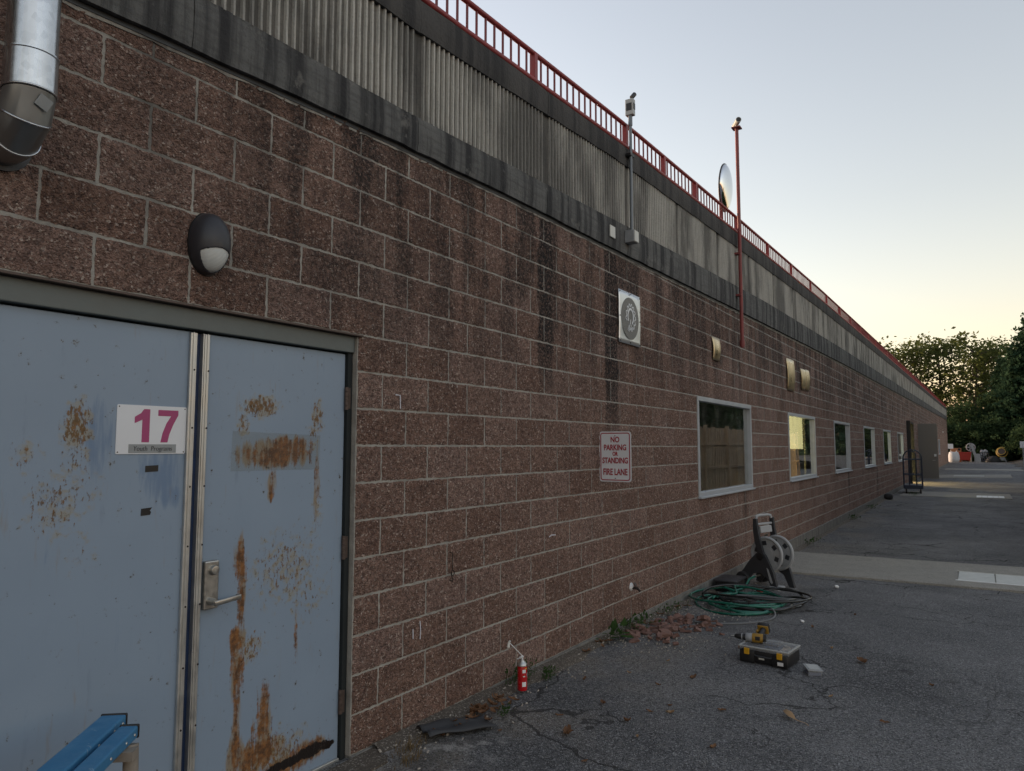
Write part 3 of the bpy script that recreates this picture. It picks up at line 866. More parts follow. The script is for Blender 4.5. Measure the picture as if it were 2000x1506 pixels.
def build_blocks():
    rnd = random.Random(11)
    JT = .0130
    cells = []
    for r in range(-8, 16):
        z0 = Z0 + r * ROW
        off = 0.0 if r % 2 else .2032
        k0 = math.floor((XE0 - X0) / BLK) - 1
        k = k0
        while True:
            a = X0 + off + k * BLK
            k += 1
            if a > XE1: break
            b = a + BLK
            a_, b_ = max(a, XE0), min(b, XE1)
            if b_ - a_ < .04 or z0 > zfb((a_ + b_) / 2) + .01: continue
            segs = [(a_, b_)]
            for ox0, ox1, oz0, oz1 in OPEN:
                if z0 + ROW / 2 > oz0 and z0 + ROW / 2 < oz1:
                    ns = []
                    for p, q in segs:
                        if q <= ox0 or p >= ox1: ns.append((p, q)); continue
                        if p < ox0: ns.append((p, ox0 - .004))
                        if q > ox1: ns.append((ox1 + .004, q))
                    segs = ns
            for p, q in segs:
                if q - p < .03: continue
                h = ROW - JT
                top = min(z0 + ROW - JT / 2, zfb((p + q) / 2) + .03)
                h = top - (z0 + JT / 2)
                if h < .02: continue
                cells.append((p + JT / 2, z0 + JT / 2, q - p - JT, h))
    # the 300 that show largest
    def size(c):
        x, z, w, h = c
        px = []
        for X, Z in ((x, z), (x + w, z), (x + w, z + h), (x, z + h)):
            d = Vector((X, DIST, Z - EYE))
            dep = d.dot(fw)
            if dep < .1: return 0
            px.append((1000 + 1410 * d.dot(rt) / dep, 753 - 1410 * d.dot(up) / dep))
        cx, cy = sum(p[0] for p in px) / 4, sum(p[1] for p in px) / 4
        if cx < -60 or cx > 2000 or cy < -60 or cy > 1560: return 0
        ar = 0
        for i in range(4):
            x1, y1 = px[i]; x2, y2 = px[(i + 1) % 4]
            ar += x1 * y2 - x2 * y1
        return abs(ar) / 2
    cells.sort(key=size, reverse=True)
    near, rest = cells[:300], cells[300:]
    fullw, fullh = BLK - JT, ROW - JT
    var = []
    for i in range(28):
        V, F = block_mesh(fullw, fullh, 22, 11, .010, rnd)
        mb = MB(); mb.add(V, F)
        me = bpy.data.meshes.new('block'); me.from_pydata(V, [], F); me.shade_smooth(); me.materials.append(M['block'])
        var.append(me)
    for (x, z, w, h) in near:
        if abs(w - fullw) < .001 and abs(h - fullh) < .001:
            me = rnd.choice(var)
        else:
            V, F = block_mesh(w, h, max(3, int(w / .018)), max(2, int(h / .018)), .010, rnd)
            me = bpy.data.meshes.new('block'); me.from_pydata(V, [], F); me.shade_smooth(); me.materials.append(M['block'])
        o = bpy.data.objects.new('block', me); col.objects.link(o); o.parent = bld; o.location = (x, rnd.uniform(-.0018, 0.0), z)
    AV, AF = [], []
    for (x, z, w, h) in rest:
        fine = x < 16
        g = .0025 if x > 8 else 0.0
        V, F = block_mesh(w - g, h - g, 6 if fine else 3, 3 if fine else 2, .006, rnd, x > 7)
        n = len(AV)
        AV.extend([(a + x, b, c + z) for a, b, c in V]); AF.extend([tuple(i + n for i in f) for f in F])
    me = bpy.data.meshes.new('far_blocks'); me.from_pydata(AV, [], AF); me.shade_smooth()
    o = link_mesh('far_blocks', me, M['block'], bld); tag(o, kind='stuff')
build_blocks()

# foundation ledge
def foundation():
    mb = MB()
    rnd = random.Random(5)
    segs = [(XE0, DX0), (DX1, OD[0]), (OD[1], XE1)]
    for a, b in segs:
        x = a
        while x < b - .01:
            e = min(b, x + rnd.uniform(1.5, 2.6))
            y = -.022 + rnd.uniform(-.004, .004)
            MB().b2(x + .002, e - .002, y, .18, -.6, .0785, .006).build('foundation', M['foundation'], bld)
            x = e
foundation()

# fascia: lower band, ribbed panels, upper band
SEAM = [XE0, -1.2, .3, 1.78, 3.29, 4.87, 6.44, 7.87]
while SEAM[-1] < XE1 - 1.6: SEAM.append(SEAM[-1] + 1.55)
SEAM.append(XE1)
def fascia():
    rnd = random.Random(21)
    FY = -.045
    for i in range(len(SEAM) - 1):
        a, b = SEAM[i] + .0015, SEAM[i + 1] - .0015
        near = b > 0 and a < 22
        # lower and upper band
        for nm, lo, hi, yf, mat in (('fascia_band', lambda x: zfb(x), lambda x: zrb(x), FY, M['band']), ('coping_band', lambda x: zrt(x), lambda x: zft(x), FY - .012, M['band_top'])):
            V, F = [], []
            n = 10 if near else 3
            nz_ = 4
            for k in range(n + 1):
                x = a + (b - a) * k / n
                for q in range(nz_ + 1):
                    f = q / nz_
                    zz = lo(x) * (1 - f) + hi(x) * f
                    rough = .0025 if near else 0
                    er = (rnd.uniform(-.005, .003) if (q in (0, nz_) and near) else 0)
                    V.append((x, yf + rnd.uniform(-rough, rough) + (.006 if q in (0, nz_) else 0), zz + er))
                V.append((x, .22, hi(x)))
                V.append((x, .22, lo(x)))
            w = nz_ + 3
            for k in range(n):
                for q in range(w):
                    F.append((k * w + q, (k + 1) * w + q, (k + 1) * w + (q + 1) % w, k * w + (q + 1) % w))
            F.append(tuple(range(w - 1, -1, -1))); F.append(tuple(n * w + q for q in range(w)))
            mb = MB(); mb.add(V, F)
            mb.build(nm, mat, bld, smooth=35)
        # ribbed panel
        mb = MB()
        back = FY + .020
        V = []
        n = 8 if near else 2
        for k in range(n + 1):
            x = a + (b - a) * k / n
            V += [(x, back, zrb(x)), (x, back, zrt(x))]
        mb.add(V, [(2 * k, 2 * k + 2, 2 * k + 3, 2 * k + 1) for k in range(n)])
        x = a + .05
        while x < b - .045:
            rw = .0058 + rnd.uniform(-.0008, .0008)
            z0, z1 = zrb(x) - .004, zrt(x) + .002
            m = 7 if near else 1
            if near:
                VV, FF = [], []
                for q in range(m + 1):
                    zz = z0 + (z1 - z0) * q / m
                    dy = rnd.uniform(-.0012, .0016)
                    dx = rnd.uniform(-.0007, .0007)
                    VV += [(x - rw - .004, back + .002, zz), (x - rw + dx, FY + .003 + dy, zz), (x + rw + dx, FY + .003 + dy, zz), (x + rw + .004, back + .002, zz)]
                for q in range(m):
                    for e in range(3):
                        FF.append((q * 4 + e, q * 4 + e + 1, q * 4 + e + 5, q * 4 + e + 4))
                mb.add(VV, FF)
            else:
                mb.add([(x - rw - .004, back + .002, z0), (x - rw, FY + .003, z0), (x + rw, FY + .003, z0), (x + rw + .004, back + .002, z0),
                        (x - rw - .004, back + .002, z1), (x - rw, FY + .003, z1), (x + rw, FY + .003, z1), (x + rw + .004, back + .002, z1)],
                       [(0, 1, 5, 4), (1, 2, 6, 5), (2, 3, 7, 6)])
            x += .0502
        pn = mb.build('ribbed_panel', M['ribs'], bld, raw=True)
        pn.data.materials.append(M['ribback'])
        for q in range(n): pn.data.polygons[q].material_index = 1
    # parapet body and roof deck behind
    mb = MB()
    V, F = [], []
    for k, x in enumerate(np.linspace(XE0, XE1, 40)):
        V += [(x, -.010, zfb(x) + .06), (x, -.010, zft(x) - .03), (x, .2, zft(x) - .03), (x, 14.0, zft(x) - .1)]
    for k in range(39):
        for e in (0, 1, 2):
            F.append((k * 4 + e, k * 4 + 4 + e, k * 4 + 5 + e, k * 4 + 1 + e))
    mb.add(V, F)
    mb.add([(XE1, 0, -.5), (XE1, 14, -.5), (XE1, 14, zft(XE1) - .1), (XE1, 0, zft(XE1) - .1)], [(0, 1, 2, 3)])
    mb.add([(XE0, 0, -.5), (XE0, 14, -.5), (XE0, 14, zft(XE0) - .1), (XE0, 0, zft(XE0) - .1)], [(0, 1, 2, 3)])
    mb.add([(XE0, 14, -.5), (XE1, 14, -.5), (XE1, 14, zft(XE1)), (XE0, 14, zft(XE0))], [(0, 1, 2, 3)])
    mb.build('roof_deck', M['band'], bld)
fascia()
def joint():
    rnd = random.Random(44)
    for nm, y0, lo, hi, mat, jit in (('joint_gap', -.014, -.026, .004, M['black'], 0.0), ('mortar_bead', -.0105, -.036, -.024, M['mortar'], .009)):
        V, F = [], []
        xs = np.concatenate([np.arange(XE0, 14, .06), np.arange(14, XE1, .6)])
        for x in xs:
            l, h = zfb(x) + lo + rnd.uniform(-jit, jit * .5), zfb(x) + hi + rnd.uniform(-jit * .3, jit * .3)
            V += [(x, .01, h), (x, y0, h), (x, y0, l), (x, .01, l)]
        for k in range(len(xs) - 1):
            for e in range(3): F.append((k * 4 + e, k * 4 + e + 1, k * 4 + e + 5, k * 4 + e + 4))
        mb = MB(); mb.add(V, F); mb.build(nm, mat, bld)
joint()

# windows
def windows():
    for i, (a, b) in enumerate(WIN):
        fwid, dep0, dep1 = .056, -.016, .075
        mb = MB()
        mb.b2(a, b, dep0, dep1, ZW1 - fwid, ZW1 - .002, .004)
        mb.b2(a, b, dep0, dep1, ZW0 + .002, ZW0 + fwid, .004)
        mb.b2(a + .001, a + fwid, dep0 + .002, dep1, ZW0 + fwid, ZW1 - fwid, .003)
        mb.b2(b - fwid, b - .001, dep0 + .002, dep1, ZW0 + fwid, ZW1 - fwid, .003)
        fr = mb.build('window', M['winframe'], bld)
        MB().b2(a - .01, b + .01, -.045, .02, ZW0 - .018, ZW0 + .004, .004).build('sill', M['winframe'], fr)
        MB().b2(a + fwid, b - fwid, .038, .044, ZW0 + fwid, ZW1 - fwid).build('pane', M['glass'], fr)
        # painted return of the wall inside
        mb = MB()
        for x in (a - .02, b + .0):
            mb.b2(x, x + .02, .08, .20, ZW0, ZW1)
        mb.b2(a, b, .08, .20, ZW0 - .02, ZW0)
        mb.b2(a, b, .08, .20, ZW1, ZW1 + .02)
        mb.build('inner_reveal', M['winframe'], fr)
windows()

# rooms behind the windows
def rooms():
    mb = MB()
    for a, b in ((7.0, 37.6), (56.0, 73.0)):
        mb.b2(a, b, 4.0, 4.1, -.1, 3.2)
        mb.b2(a, b, .2, 4.0, -.1, -.05)
        mb.b2(a, b, .2, 4.0, 3.15, 3.2)
    parts = [7.0, 12.2, 17.1, 22.1, 27.2, 32.2, 37.55, 56.0, 61.0, 66.0, 73.0]
    for x in parts: mb.b2(x - .05, x + .05, .2, 4.0, -.05, 3.15)
    for k in (37.7, 47.0):
        mb.b2(k - .05, k + .05, .2, 5.0, -.1, 3.2)
    mb.b2(37.7, 47.0, 5.0, 5.1, -.1, 3.2)
    mb.b2(37.7, 47.0, .2, 5.0, -.1, -.04)
    mb.b2(37.7, 47.0, .2, 5.0, 3.15, 3.2)
    mb.build('interior_wall', M['room'], bld)
    # things just inside the glass of the lit room
    mb = MB()
    mb.b2(13.3, 15.50, .14, .18, 0, 1.70)  # dark panel added to keep the lower half of this window dark
    o = mb.build('dark_blocking_panel', M['roomdark'], bld)
    mb = MB()
    for k in range(4):
        mb.box((13.75 + k * .20, .16, 1.15), (.03, .02, 1.0), Euler((0, R(18), 0)))
    mb.build('leaning_slat', M['wood_raw'], o)
    MB().b2(15.70, 15.80, .20, .30, 0, 2.9).build('wooden_stud', M['ply'], bld)
    t_ = NT('glow_panel_emission'); em = t_.n('Emission'); t_.set(em.inputs[0], t_.mix(t_.noise(s=2.5, d=4), (1.0, .80, .34), (1.0, .86, .46))); em.inputs[1].default_value = .21
    MB().b2(13.45, 15.22, .10, .105, 1.66, 2.30).build('glow_panel', t_.end(em.outputs[0]), bld)  # self-glowing panel stands in for lamplight on the surfaces inside the room
    for x, y, z, e, c in ((14.6, 3.3, 2.9, 14, (1.0, .80, .38)), (29.6, 2.6, 2.9, 9, (1.0, .88, .52)), (24.6, 2.4, 2.9, 4, (1.0, .90, .65)), (34.8, 2.6, 2.9, 12, (1.0, .90, .60)), (41.2, 2.4, 2.9, 48, (1.0, .72, .30))):
        f = MB().box((x, y, z + .2), (.9, .16, .07), None, .01).build('ceiling_lamp', M['white'], bld)
        l = bpy.data.lights.new('lamp_light', 'AREA'); l.energy = e; l.color = c; l.shape = 'RECTANGLE'; l.size = .9; l.size_y = .15
        lo = bpy.data.objects.new('lamp_light', l); col.objects.link(lo); lo.location = (x, y, z + .15); lo.parent = f
rooms()

# far open doorway with its grey leaf swung out
def far_door():
    a, b, zt = OD
    mb = MB()
    mb.b2(a, a + .07, -.03, .20, -.1, zt, .004); mb.b2(b - .07, b, -.03, .20, -.1, zt, .004); mb.b2(a + .07, b - .07, -.03, .20, zt - .07, zt, .004)
    fr = mb.build('far_door_frame', M['frame_dark'], bld)
    MB().b2(a + .02, a + .10, -.16, -.03, gz(38) + .02, zt, .004).build('dark_leaf_edge', M['black'], fr)
    mb = MB()
    for y in (.3, .75): mb.b2(b - .62, b - .50, y, y + .09, -.05, 2.75)
    for z in (.9, 1.9, 2.65): mb.b2(b - .60, b - .52, .39, .75, z, z + .09)
    mb.build('wooden_stud', M['ply'], fr)
    x = 45.2
    lf = MB().b2(x, x + .045, -.93, -.03, gz(45) + .05, 2.96, .005).build('door_leaf', M['greydoor'], bld)
    MB().box((x - .03, -.80, 1.25), (.05, .11, .13), None, .01).build('lock_plate', M['white'], lf)
    MB().tube([(x - .05, -.80, .98), (x - .05, -.66, .98)], .013).build('lever', M['steel'], lf)
far_door()
MB().b2(77.0, 78.6, -.03, .0, 3.02, 3.14, .01).build('wall_vent', M['palebox'], bld)
for k in range(4):
    MB().b2(66.5, 67.6, -.03, .0, 2.50 + k * .22, 2.60 + k * .22, .01).build('vent_slat', M['black'], bld)

# the blue double door
def near_door():
    mb = MB()
    mb.b2(DX0, DX1 - .001, .014, .16, 2.212, DZ1 - .012, .004)
    hd = mb.build('door_frame', M['head_frame'], bld)
    MB().b2(DX0 - .03, DX1 + .03, -.022, .05, DZ1 - .012, DZ1 - .001, .002).build('drip_edge', M['hinge'], hd)
    MB().b2(2.812, DX1 - .002, .026, .16, .02, 2.212, .004).build('jamb', M['frame_dark'], hd)
    MB().b2(DX0 + .002, 1.03, .028, .16, .02, 2.212, .004).build('jamb', M['frame_dark'], hd)
    MB().b2(DX0, DX1, .14, .5, -.1, .02).build('threshold', M['alu'], hd)
    MB().b2(DX0 - .05, DX1 + .05, .16, .20, -.1, 2.5).build('inner_backing', M['black'], hd)
    L = MB().b2(1.036, 1.902, .045, .09, .075, 2.203, .003).build('door_leaf', M['door'], bld)
    Rr = MB().b2(1.940, 2.808, .045, .09, .075, 2.203, .003).build('door_leaf', M['door'], bld)
    Rr['label'] = 'rust-streaked right leaf of the blue double door'
    MB().b2(1.898, 1.946, .058, .10, .07, 2.20).build('meeting_gap', M['blue_seal'], hd)
    for leaf, x0, x1 in ((L, 1.874, 1.900), (Rr, 1.943, 1.968)):
        mb = MB(); mb.b2(x0, x1, .030, .046, .085, 2.200, .003)
        mb.b2(x0 + .010, x0 + .014, .026, .032, .085, 2.200)
        st = mb.build('edge_strip', M['alu'], leaf)
        for k in range(8):
            MB().lathe([(.0045, 0), (.004, .003), (0, .004)], 8, rot_axis(R(90), 'X'), (x0 + .02, .030, .25 + k * .255)).build('screw', M['iron'], st, smooth=40)
    mb = MB(); mb.b2(1.9015, 1.9065, .035, .08, .08, 2.2)
    mb.build('weather_seal', M['alu'], L)
    mb = MB(); mb.b2(1.9365, 1.942, .034, .08, .08, 2.2)
    mb.build('weather_seal', M['alu'], Rr)
    for z in (1.96, 1.16, .36):
        mb = MB()
        for k in range(5):
            mb.tube([(2.811, .034, z - .062 + k * .025), (2.811, .034, z - .039 + k * .025)], .0115, 10)
        mb.b2(2.811, 2.832, .024, .044, z - .055, z + .058)
        mb.build('hinge', M['hinge'], Rr, smooth=40)
    # lock: plate with cylinder and lever
    pl = MB().b2(1.976, 2.046, .018, .045, .985, 1.195, .006).build('lock_plate', M['steel'], Rr)
    MB().lathe([(.021, 0), (.021, .014), (.018, .018), (.012, .019), (.0, .019)], 20, rot_axis(R(90), 'X'), (2.016, .018, 1.155)).build('lock_cylinder', M['steel'], pl, smooth=40)
    mb = MB()
    mb.lathe([(.017, 0), (.015, .03), (.012, .045)], 16, rot_axis(R(90), 'X'), (2.002, .018, 1.022))
    mb.box((2.060, -.030, 1.022), (.135, .012, .022), Euler((0, R(-4), 0)), .004)
    mb.box((2.123, -.018, 1.0265), (.012, .028, .020), None, .003)
    mb.build('lever', M['steel'], pl, smooth=50)
    mb = MB(); mb.b2(1.95, 2.805, .030, .046, .048, .078, .003)
    mb.build('sweep', M['alu'], Rr)
    mb = MB(); mb.b2(1.04, 1.90, .030, .046, .048, .078, .003)
    mb.build('sweep', M['alu'], L)
near_door()

# ------------------------------------------------------------------ railing along the roof edge
def railing():
    rl = tag(empty('railing', (0, -.03, zft(4.8))), 'low dark-red metal railing along the top of the concrete fascia', 'railing')
    RY = -.03
    def T(p): return (p[0], p[1] - RY, p[2] - zft(4.8))
    xs = list(np.arange(XE0, XE1, .75)) + [XE1]
    mb = MB(); mb.tube([T((x, RY, zft(x) + .248)) for x in xs], .021, 10); mb.build('top_rail', M['red'], rl, smooth=60)
    mb = MB(); mb.tube([T((x, RY - .004, zft(x) + .022)) for x in xs], .024, 10); mb.build('bottom_rail', M['red'], rl, smooth=60)
    posts = [x * .9725 for x in (-2.5, -.68, 1.15, 3.0, 4.82, 6.63, 7.69, 8.79, 10.68, 12.55, 14.38)]
    while posts[-1] < XE1 - 2: posts.append(posts[-1] + 1.86)
    pm = MB().b2(-.024, .024, -.024, .024, -.01, .225, .003).mesh('post'); pm.materials.append(M['red'])
    for x in posts:
        o = bpy.data.objects.new('post', pm); col.objects.link(o); o.parent = rl; o.location = T((x, RY, zft(x) + .02))
    bm_ = MB().b2(-.0065, .0065, -.0065, .0065, -.005, .225).mesh('baluster'); bm_.materials.append(M['baluster'])
    spots = []
    for a, b in zip(posts[:-1], posts[1:]):
        n = round((b - a) / .113)
        for k in range(1, n): spots.append(a + (b - a) * k / n)
    vis = [x for x in spots if x > 3.4]
    near, rest = vis[:300], [x for x in spots if x <= 3.4] + vis[300:]
    for x in near:
        o = bpy.data.objects.new('baluster', bm_); col.objects.link(o); o.parent = rl; o.location = T((x, RY, zft(x) + .02))
    mb = MB()
    for x in rest:
        p = T((x, RY, zft(x) + .02))
        mb.b2(p[0] - .0065, p[0] + .0065, -.0065, .0065, p[2], p[2] + .225)
    tag(mb.build('far_balusters', M['baluster'], rl, raw=True), kind='stuff')
railing()

# ------------------------------------------------------------------ things fixed to the wall
WX, WZ, WN = (1, 0, 0), (0, 0, 1), (0, -1, 0)

def duct():
    X, Y, r = 1.092, -.200, .077
    d = tag(empty('exhaust_duct', (X, Y, 2.72)), 'round galvanised duct with an elbow turning into the wall above the door', 'duct')
    P = lambda p: (p[0] - X, p[1] - Y, p[2] - 2.72)
    ztop = zft(X) + .6
    mb = MB(); mb.lathe([(r, 3.010 - 2.72), (r, ztop - 2.72)], 40); mb.build('duct_pipe', M['galv'], d, smooth=40)
    mb = MB(); mb.lathe([(r + .003, 2.890 - 2.72), (r + .003, 3.017 - 2.72), (r + .006, 3.020 - 2.72), (r + .006, 3.025 - 2.72), (r, 3.028 - 2.72)], 40); mb.build('collar', M['galv'], d, smooth=40)
    mb = MB()
    for z in (2.893,):
        mb.tube([P((X + (r + .003) * math.cos(a), Y + (r + .003) * math.sin(a), z)) for a in np.linspace(0, 2 * math.pi, 40, endpoint=False)], .004, 8, closed=True)
    mb.tube([P((X + r * math.cos(a), Y + r * math.sin(a), 3.25)) for a in np.linspace(0, 2 * math.pi, 40, endpoint=False)], .002, 6, closed=True)
    mb.build('seam_bead', M['galv'], d, smooth=60)
    # gored elbow, centre of the bend at (Y+Rb, z=2.865)
    Rb = .125
    def ring(ang, rr):
        c = Vector((X, Y + Rb - Rb * math.cos(ang), 2.887 - Rb * math.sin(ang)))
        t = Vector((0, math.sin(ang), -math.cos(ang)))
        u = Vector((1, 0, 0)); w = t.cross(u)
        return [c + (u * math.cos(a) + w * math.sin(a)) * rr for a in np.linspace(0, 2 * math.pi, 40, endpoint=False)]
    angs = [0, R(34), R(72), R(90)]
    mb = MB()
    V, F = [], []
    rings = [ring(a, r + .001) for a in angs] + [[p + Vector((0, .15, 0)) for p in ring(R(90), r + .001)]]
    for rg in rings: V += [P(p) for p in rg]
    for i in range(len(rings) - 1):
        for k in range(40):
            l = (k + 1) % 40
            F.append((i * 40 + k, i * 40 + l, (i + 1) * 40 + l, (i + 1) * 40 + k))
    mb.add(V, F)
    el = mb.build('elbow', M['galv_dull'], d, smooth=25)
    mb = MB()
    for a in angs[1:3]:
        mb.tube([P(p) for p in ring(a, r + .002)], .0035, 8, closed=True)
    mb.build('seam_bead', M['galv'], el, smooth=60)
    mb = MB()
    c = Vector(P((X + .016, Y - .0705, 2.847)))
    mb.box(c, (.046, .004, .042), Euler((R(17), R(20), R(10))), .0015)
    mb.build('sticker', M['greytape'], el)
    mb = MB()
    mb.lathe([(r + .02, 0), (r + .02, .012), (r, .012)], 40, rot_axis(R(90), 'X'), P((X, -.004, 2.887 - Rb)))
    mb.build('wall_flange', M['char'], d, smooth=30)
duct()

def wall_lamp():
    cx, cz = 1.905, 2.592
    o = tag(empty('wall_lamp', (cx, 0, cz)), 'dark oval wall lamp with a frosted lens above the blue door', 'lamp')
    # body: half ellipsoid bulging from the wall; lens opening low on the front
    def pt(u, v, s=1.0, a=.088, b=.138, d=.112):
        # u: angle around, v: 0 rim .. 1 pole
        rr = math.cos(v * math.pi / 2)
        y = -math.sin(v * math.pi / 2) ** .75 * d
        return (a * s * rr * math.cos(u), y * s - .008, b * s * rr * math.sin(u))
    nu, nv = 120, 60
    def inlens(p):
        # lens region: lower part in front
        return p[2] < -.030 - .30 * p[0] ** 2 / .088 and (p[0] / .074) ** 2 + ((p[2] + .02) / .112) ** 2 < 1.0
    body, lens = MB(), MB()
    for mbx, s, want in ((body, 1.0, False), (lens, .965, True)):
        V, F = [], []
        for j in range(nv + 1):
            for i in range(nu): V.append(pt(2 * math.pi * i / nu, j / nv * .999, s))
        for j in range(nv):
            for i in range(nu):
                l = (i + 1) % nu
                f = (j * nu + i, j * nu + l, (j + 1) * nu + l, (j + 1) * nu + i)
                c = [sum(V[k][q] for k in f) / 4 for q in range(3)]
                if inlens(c) == want: F.append(f)
        mbx.add(V, F)
    bo = body.build('housing', M['lampbody'], o, smooth=60)
    sol = bo.modifiers.new('thickness', 'SOLIDIFY'); sol.thickness = .005; sol.offset = -1
    lens.build('lens', M['lens'], o, smooth=60)
    MB().lathe([(.090, 0), (.092, .008), (.090, .014)], 40, Matrix.Diagonal((1, 1.55, 1)).to_3x3() if False else rot_axis(R(90), 'X') @ Matrix.Diagonal((1.0, 1.56, 1.0)), (0, .002, 0)).build('back_plate', M['black'], o, smooth=40)
    MB().box((.034, -.064, .100), (.036, .008, .010), Euler((R(50), R(20), R(25))), .003).build('sensor', M['reelgrey'], o)
wall_lamp()

# --- sign with the door number
def rrect(w, h, r, n=5, cx=0, cy=0):
    p = []
    for sx, sy, a0 in ((1, 1, 0), (-1, 1, 90), (-1, -1, 180), (1, -1, 270)):
        for k in range(n + 1):
            a = R(a0 + 90 * k / n)
            p.append((cx + sx * (w / 2 - r) + r * math.cos(a), cy + sy * (h / 2 - r) + r * math.sin(a)))
    return p
def sign17():
    cx, cz = 1.722, 1.768
    o = tag(empty('number_sign', (cx, .045, cz)), 'white sign with a magenta number 17 on the left blue door', 'sign')
    MB().prism(rrect(.302, .200, .006), (0, 0, 0), WX, WZ, WN, .0035).build('panel', M['signwhite'], o)
    MB().prism([(-.046, -.052), (-.014, -.052), (-.014, .085), (-.040, .085), (-.052, .068), (-.078, .052), (-.078, .026), (-.046, .041)], (0, -.0036, 0), WX, WZ, WN, .001).build('digit', M['magenta'], o)
    MB().prism([(.036, -.052), (.067, -.052), (.074, -.020), (.090, .022), (.112, .064), (.112, .084), (.022, .084), (.022, .059), (.080, .059), (.060, .028), (.044, -.014)], (0, -.0036, 0), WX, WZ, WN, .001).build('digit', M['magenta'], o)
    MB().prism(rrect(.206, .036, .001), (.004, -.0036, -.078), WX, WZ, WN, .0008).build('tape_strip', M['greytape'], o)
    me = text_mesh('Youth  Programs', .029, .85, -.0004, .12)
    put_text('handwriting', me, M['ink'], (.004, -.0050, -.087), WX, WZ, o)
    for sx in (-1, 1):
        for sz in (-1, 1):
            MB().lathe([(.003, 0), (.002, .0015), (0, .002)], 8, rot_axis(R(90), 'X'), (sx * .143, -.0035, sz * .092)).build('screw', M['iron'], o)
sign17()
for (x, z, w, h, nm) in ((1.727, 1.607, .056, .028, 'rectangular strip of black tape below the number sign'), (1.711, 1.432, .046, .030, 'torn scrap of black tape lower on the left door')):
    poly = [(-w / 2, -h / 2 - .002), (w / 2 - .006, -h / 2), (w / 2 - .002, -.004), (w / 2 - .008, .002), (w / 2 + .002, h / 2), (-w / 2 + .001, h / 2 - .003)]
    if nm.startswith('rect'): poly = [(-w / 2, -h / 2), (w / 2, -h / 2 + .002), (w / 2, h / 2), (-w / 2, h / 2 - .002)]
    t_ = MB().prism(poly, (0, 0, 0), WX, WZ, WN, .0012).build('black_tape', M['blacktape'], None, (x, .0448, z))
    tag(t_, nm, 'tape')
# film taped over the rust
fl = MB().prism([(-.268, -.090), (.262, -.094), (.268, .082), (-.262, .096)], (0, 0, 0), WX, WZ, WN, .001).build('taped_film', M['film'], None, (2.372, .0440, 1.675))
tag(fl, 'translucent film taped over the rust on the right blue door', 'film')

# --- polished emblem sheet
def emblem():
    cx, cz, s = 6.51, 2.950, .512
    o = tag(empty('emblem_sign', (cx, -.018, cz)), 'square polished metal sign with a gear and bulb emblem', 'sign')
    V, F = [], []
    n = 12
    for i in range(n + 1):
        for j in range(n + 1):
            x, z = (i / n - .5) * s, (j / n - .5) * s
            y = .0022 * math.sin(i / n * 7.0 + .6) * math.cos(j / n * 5.5) + .0012 * math.sin(j * 1.1)
            V.append((x, y - .006, z))
    for i in range(n):
        for j in range(n):
            a = i * (n + 1) + j
            F.append((a, a + n + 1, a + n + 2, a + 1))
    mb = MB(); mb.add(V, F)
    p = mb.build('sheet', M['sheet'], o, smooth=180)
    sol = p.modifiers.new('thickness', 'SOLIDIFY'); sol.thickness = .002
    fy = -.012
    MB().lathe([(.207, 0), (.207, .003)], 64, rot_axis(R(90), 'X'), (0, fy + .003, .0)).build('disc', M['emblem_grey'], o)
    fy -= .002
    # horizontal hatch
    mb = MB()
    for k in range(-19, 20):
        z = k * .0105
        w = math.sqrt(max(0, .203 ** 2 - z * z))
        mb.b2(-w, w, fy + .0012, fy + .0022, z - .0010, z + .0010)
    mb.build('hatch_line', M['greybox'], o)
    # gear outline, open at the lower left
    pts = []
    teeth = 12
    for k in range(teeth * 8 + 1):
        a = R(-118) + R(318) * k / (teeth * 8)
        ph = (k % 8) / 8
        r_ = .100 if ph < .25 else (.128 if .375 <= ph < .75 else .114)
        pts.append((.006 + r_ * .92 * math.cos(a), .012 + r_ * 1.05 * math.sin(a)))
    mb = MB(); mb.strip(pts, .0105, (0, fy, 0), WX, WZ, WN, .002)
    mb.build('gear_outline', M['signwhite'], o)
    pts = [(.004 + .066 * math.cos(R(a)), .020 + .075 * math.sin(R(a))) for a in range(-62, 226, 6)]
    mb = MB(); mb.strip(pts, [.022 - .010 * abs(i / len(pts) - .45) for i in range(len(pts))], (0, fy, 0), WX, WZ, WN, .002)
    mb.build('bulb_ring', M['signwhite'], o)
    mb = MB()
    mb.strip([(.006, -.008), (-.010, -.050), (-.028, -.084)], .010, (0, fy, 0), WX, WZ, WN, .002)
    for k in range(4):
        q = Vector((-.024 - k * .009, -.084 - k * .013))
        mb.strip([tuple(q + Vector((-.024, .010))), tuple(q + Vector((.020, -.010)))], .007, (0, fy, 0), WX, WZ, WN, .002)
    mb.strip([(.014, -.058), (.016, -.090), (.030, -.105), (.050, -.098), (.054, -.078)], .008, (0, fy, 0), WX, WZ, WN, .002)
    mb.build('bulb_base', M['signwhite'], o)
    for sx in (-1, 0, 1):
        for sz in (-1, 0, 1):
            if sx == 0 and sz == 0: continue
            MB().lathe([(.008, 0), (.006, .004), (0, .005)], 10, rot_axis(R(90), 'X'), (sx * .238, -.012, sz * .238)).build('bolt', M['iron'], o)
emblem()

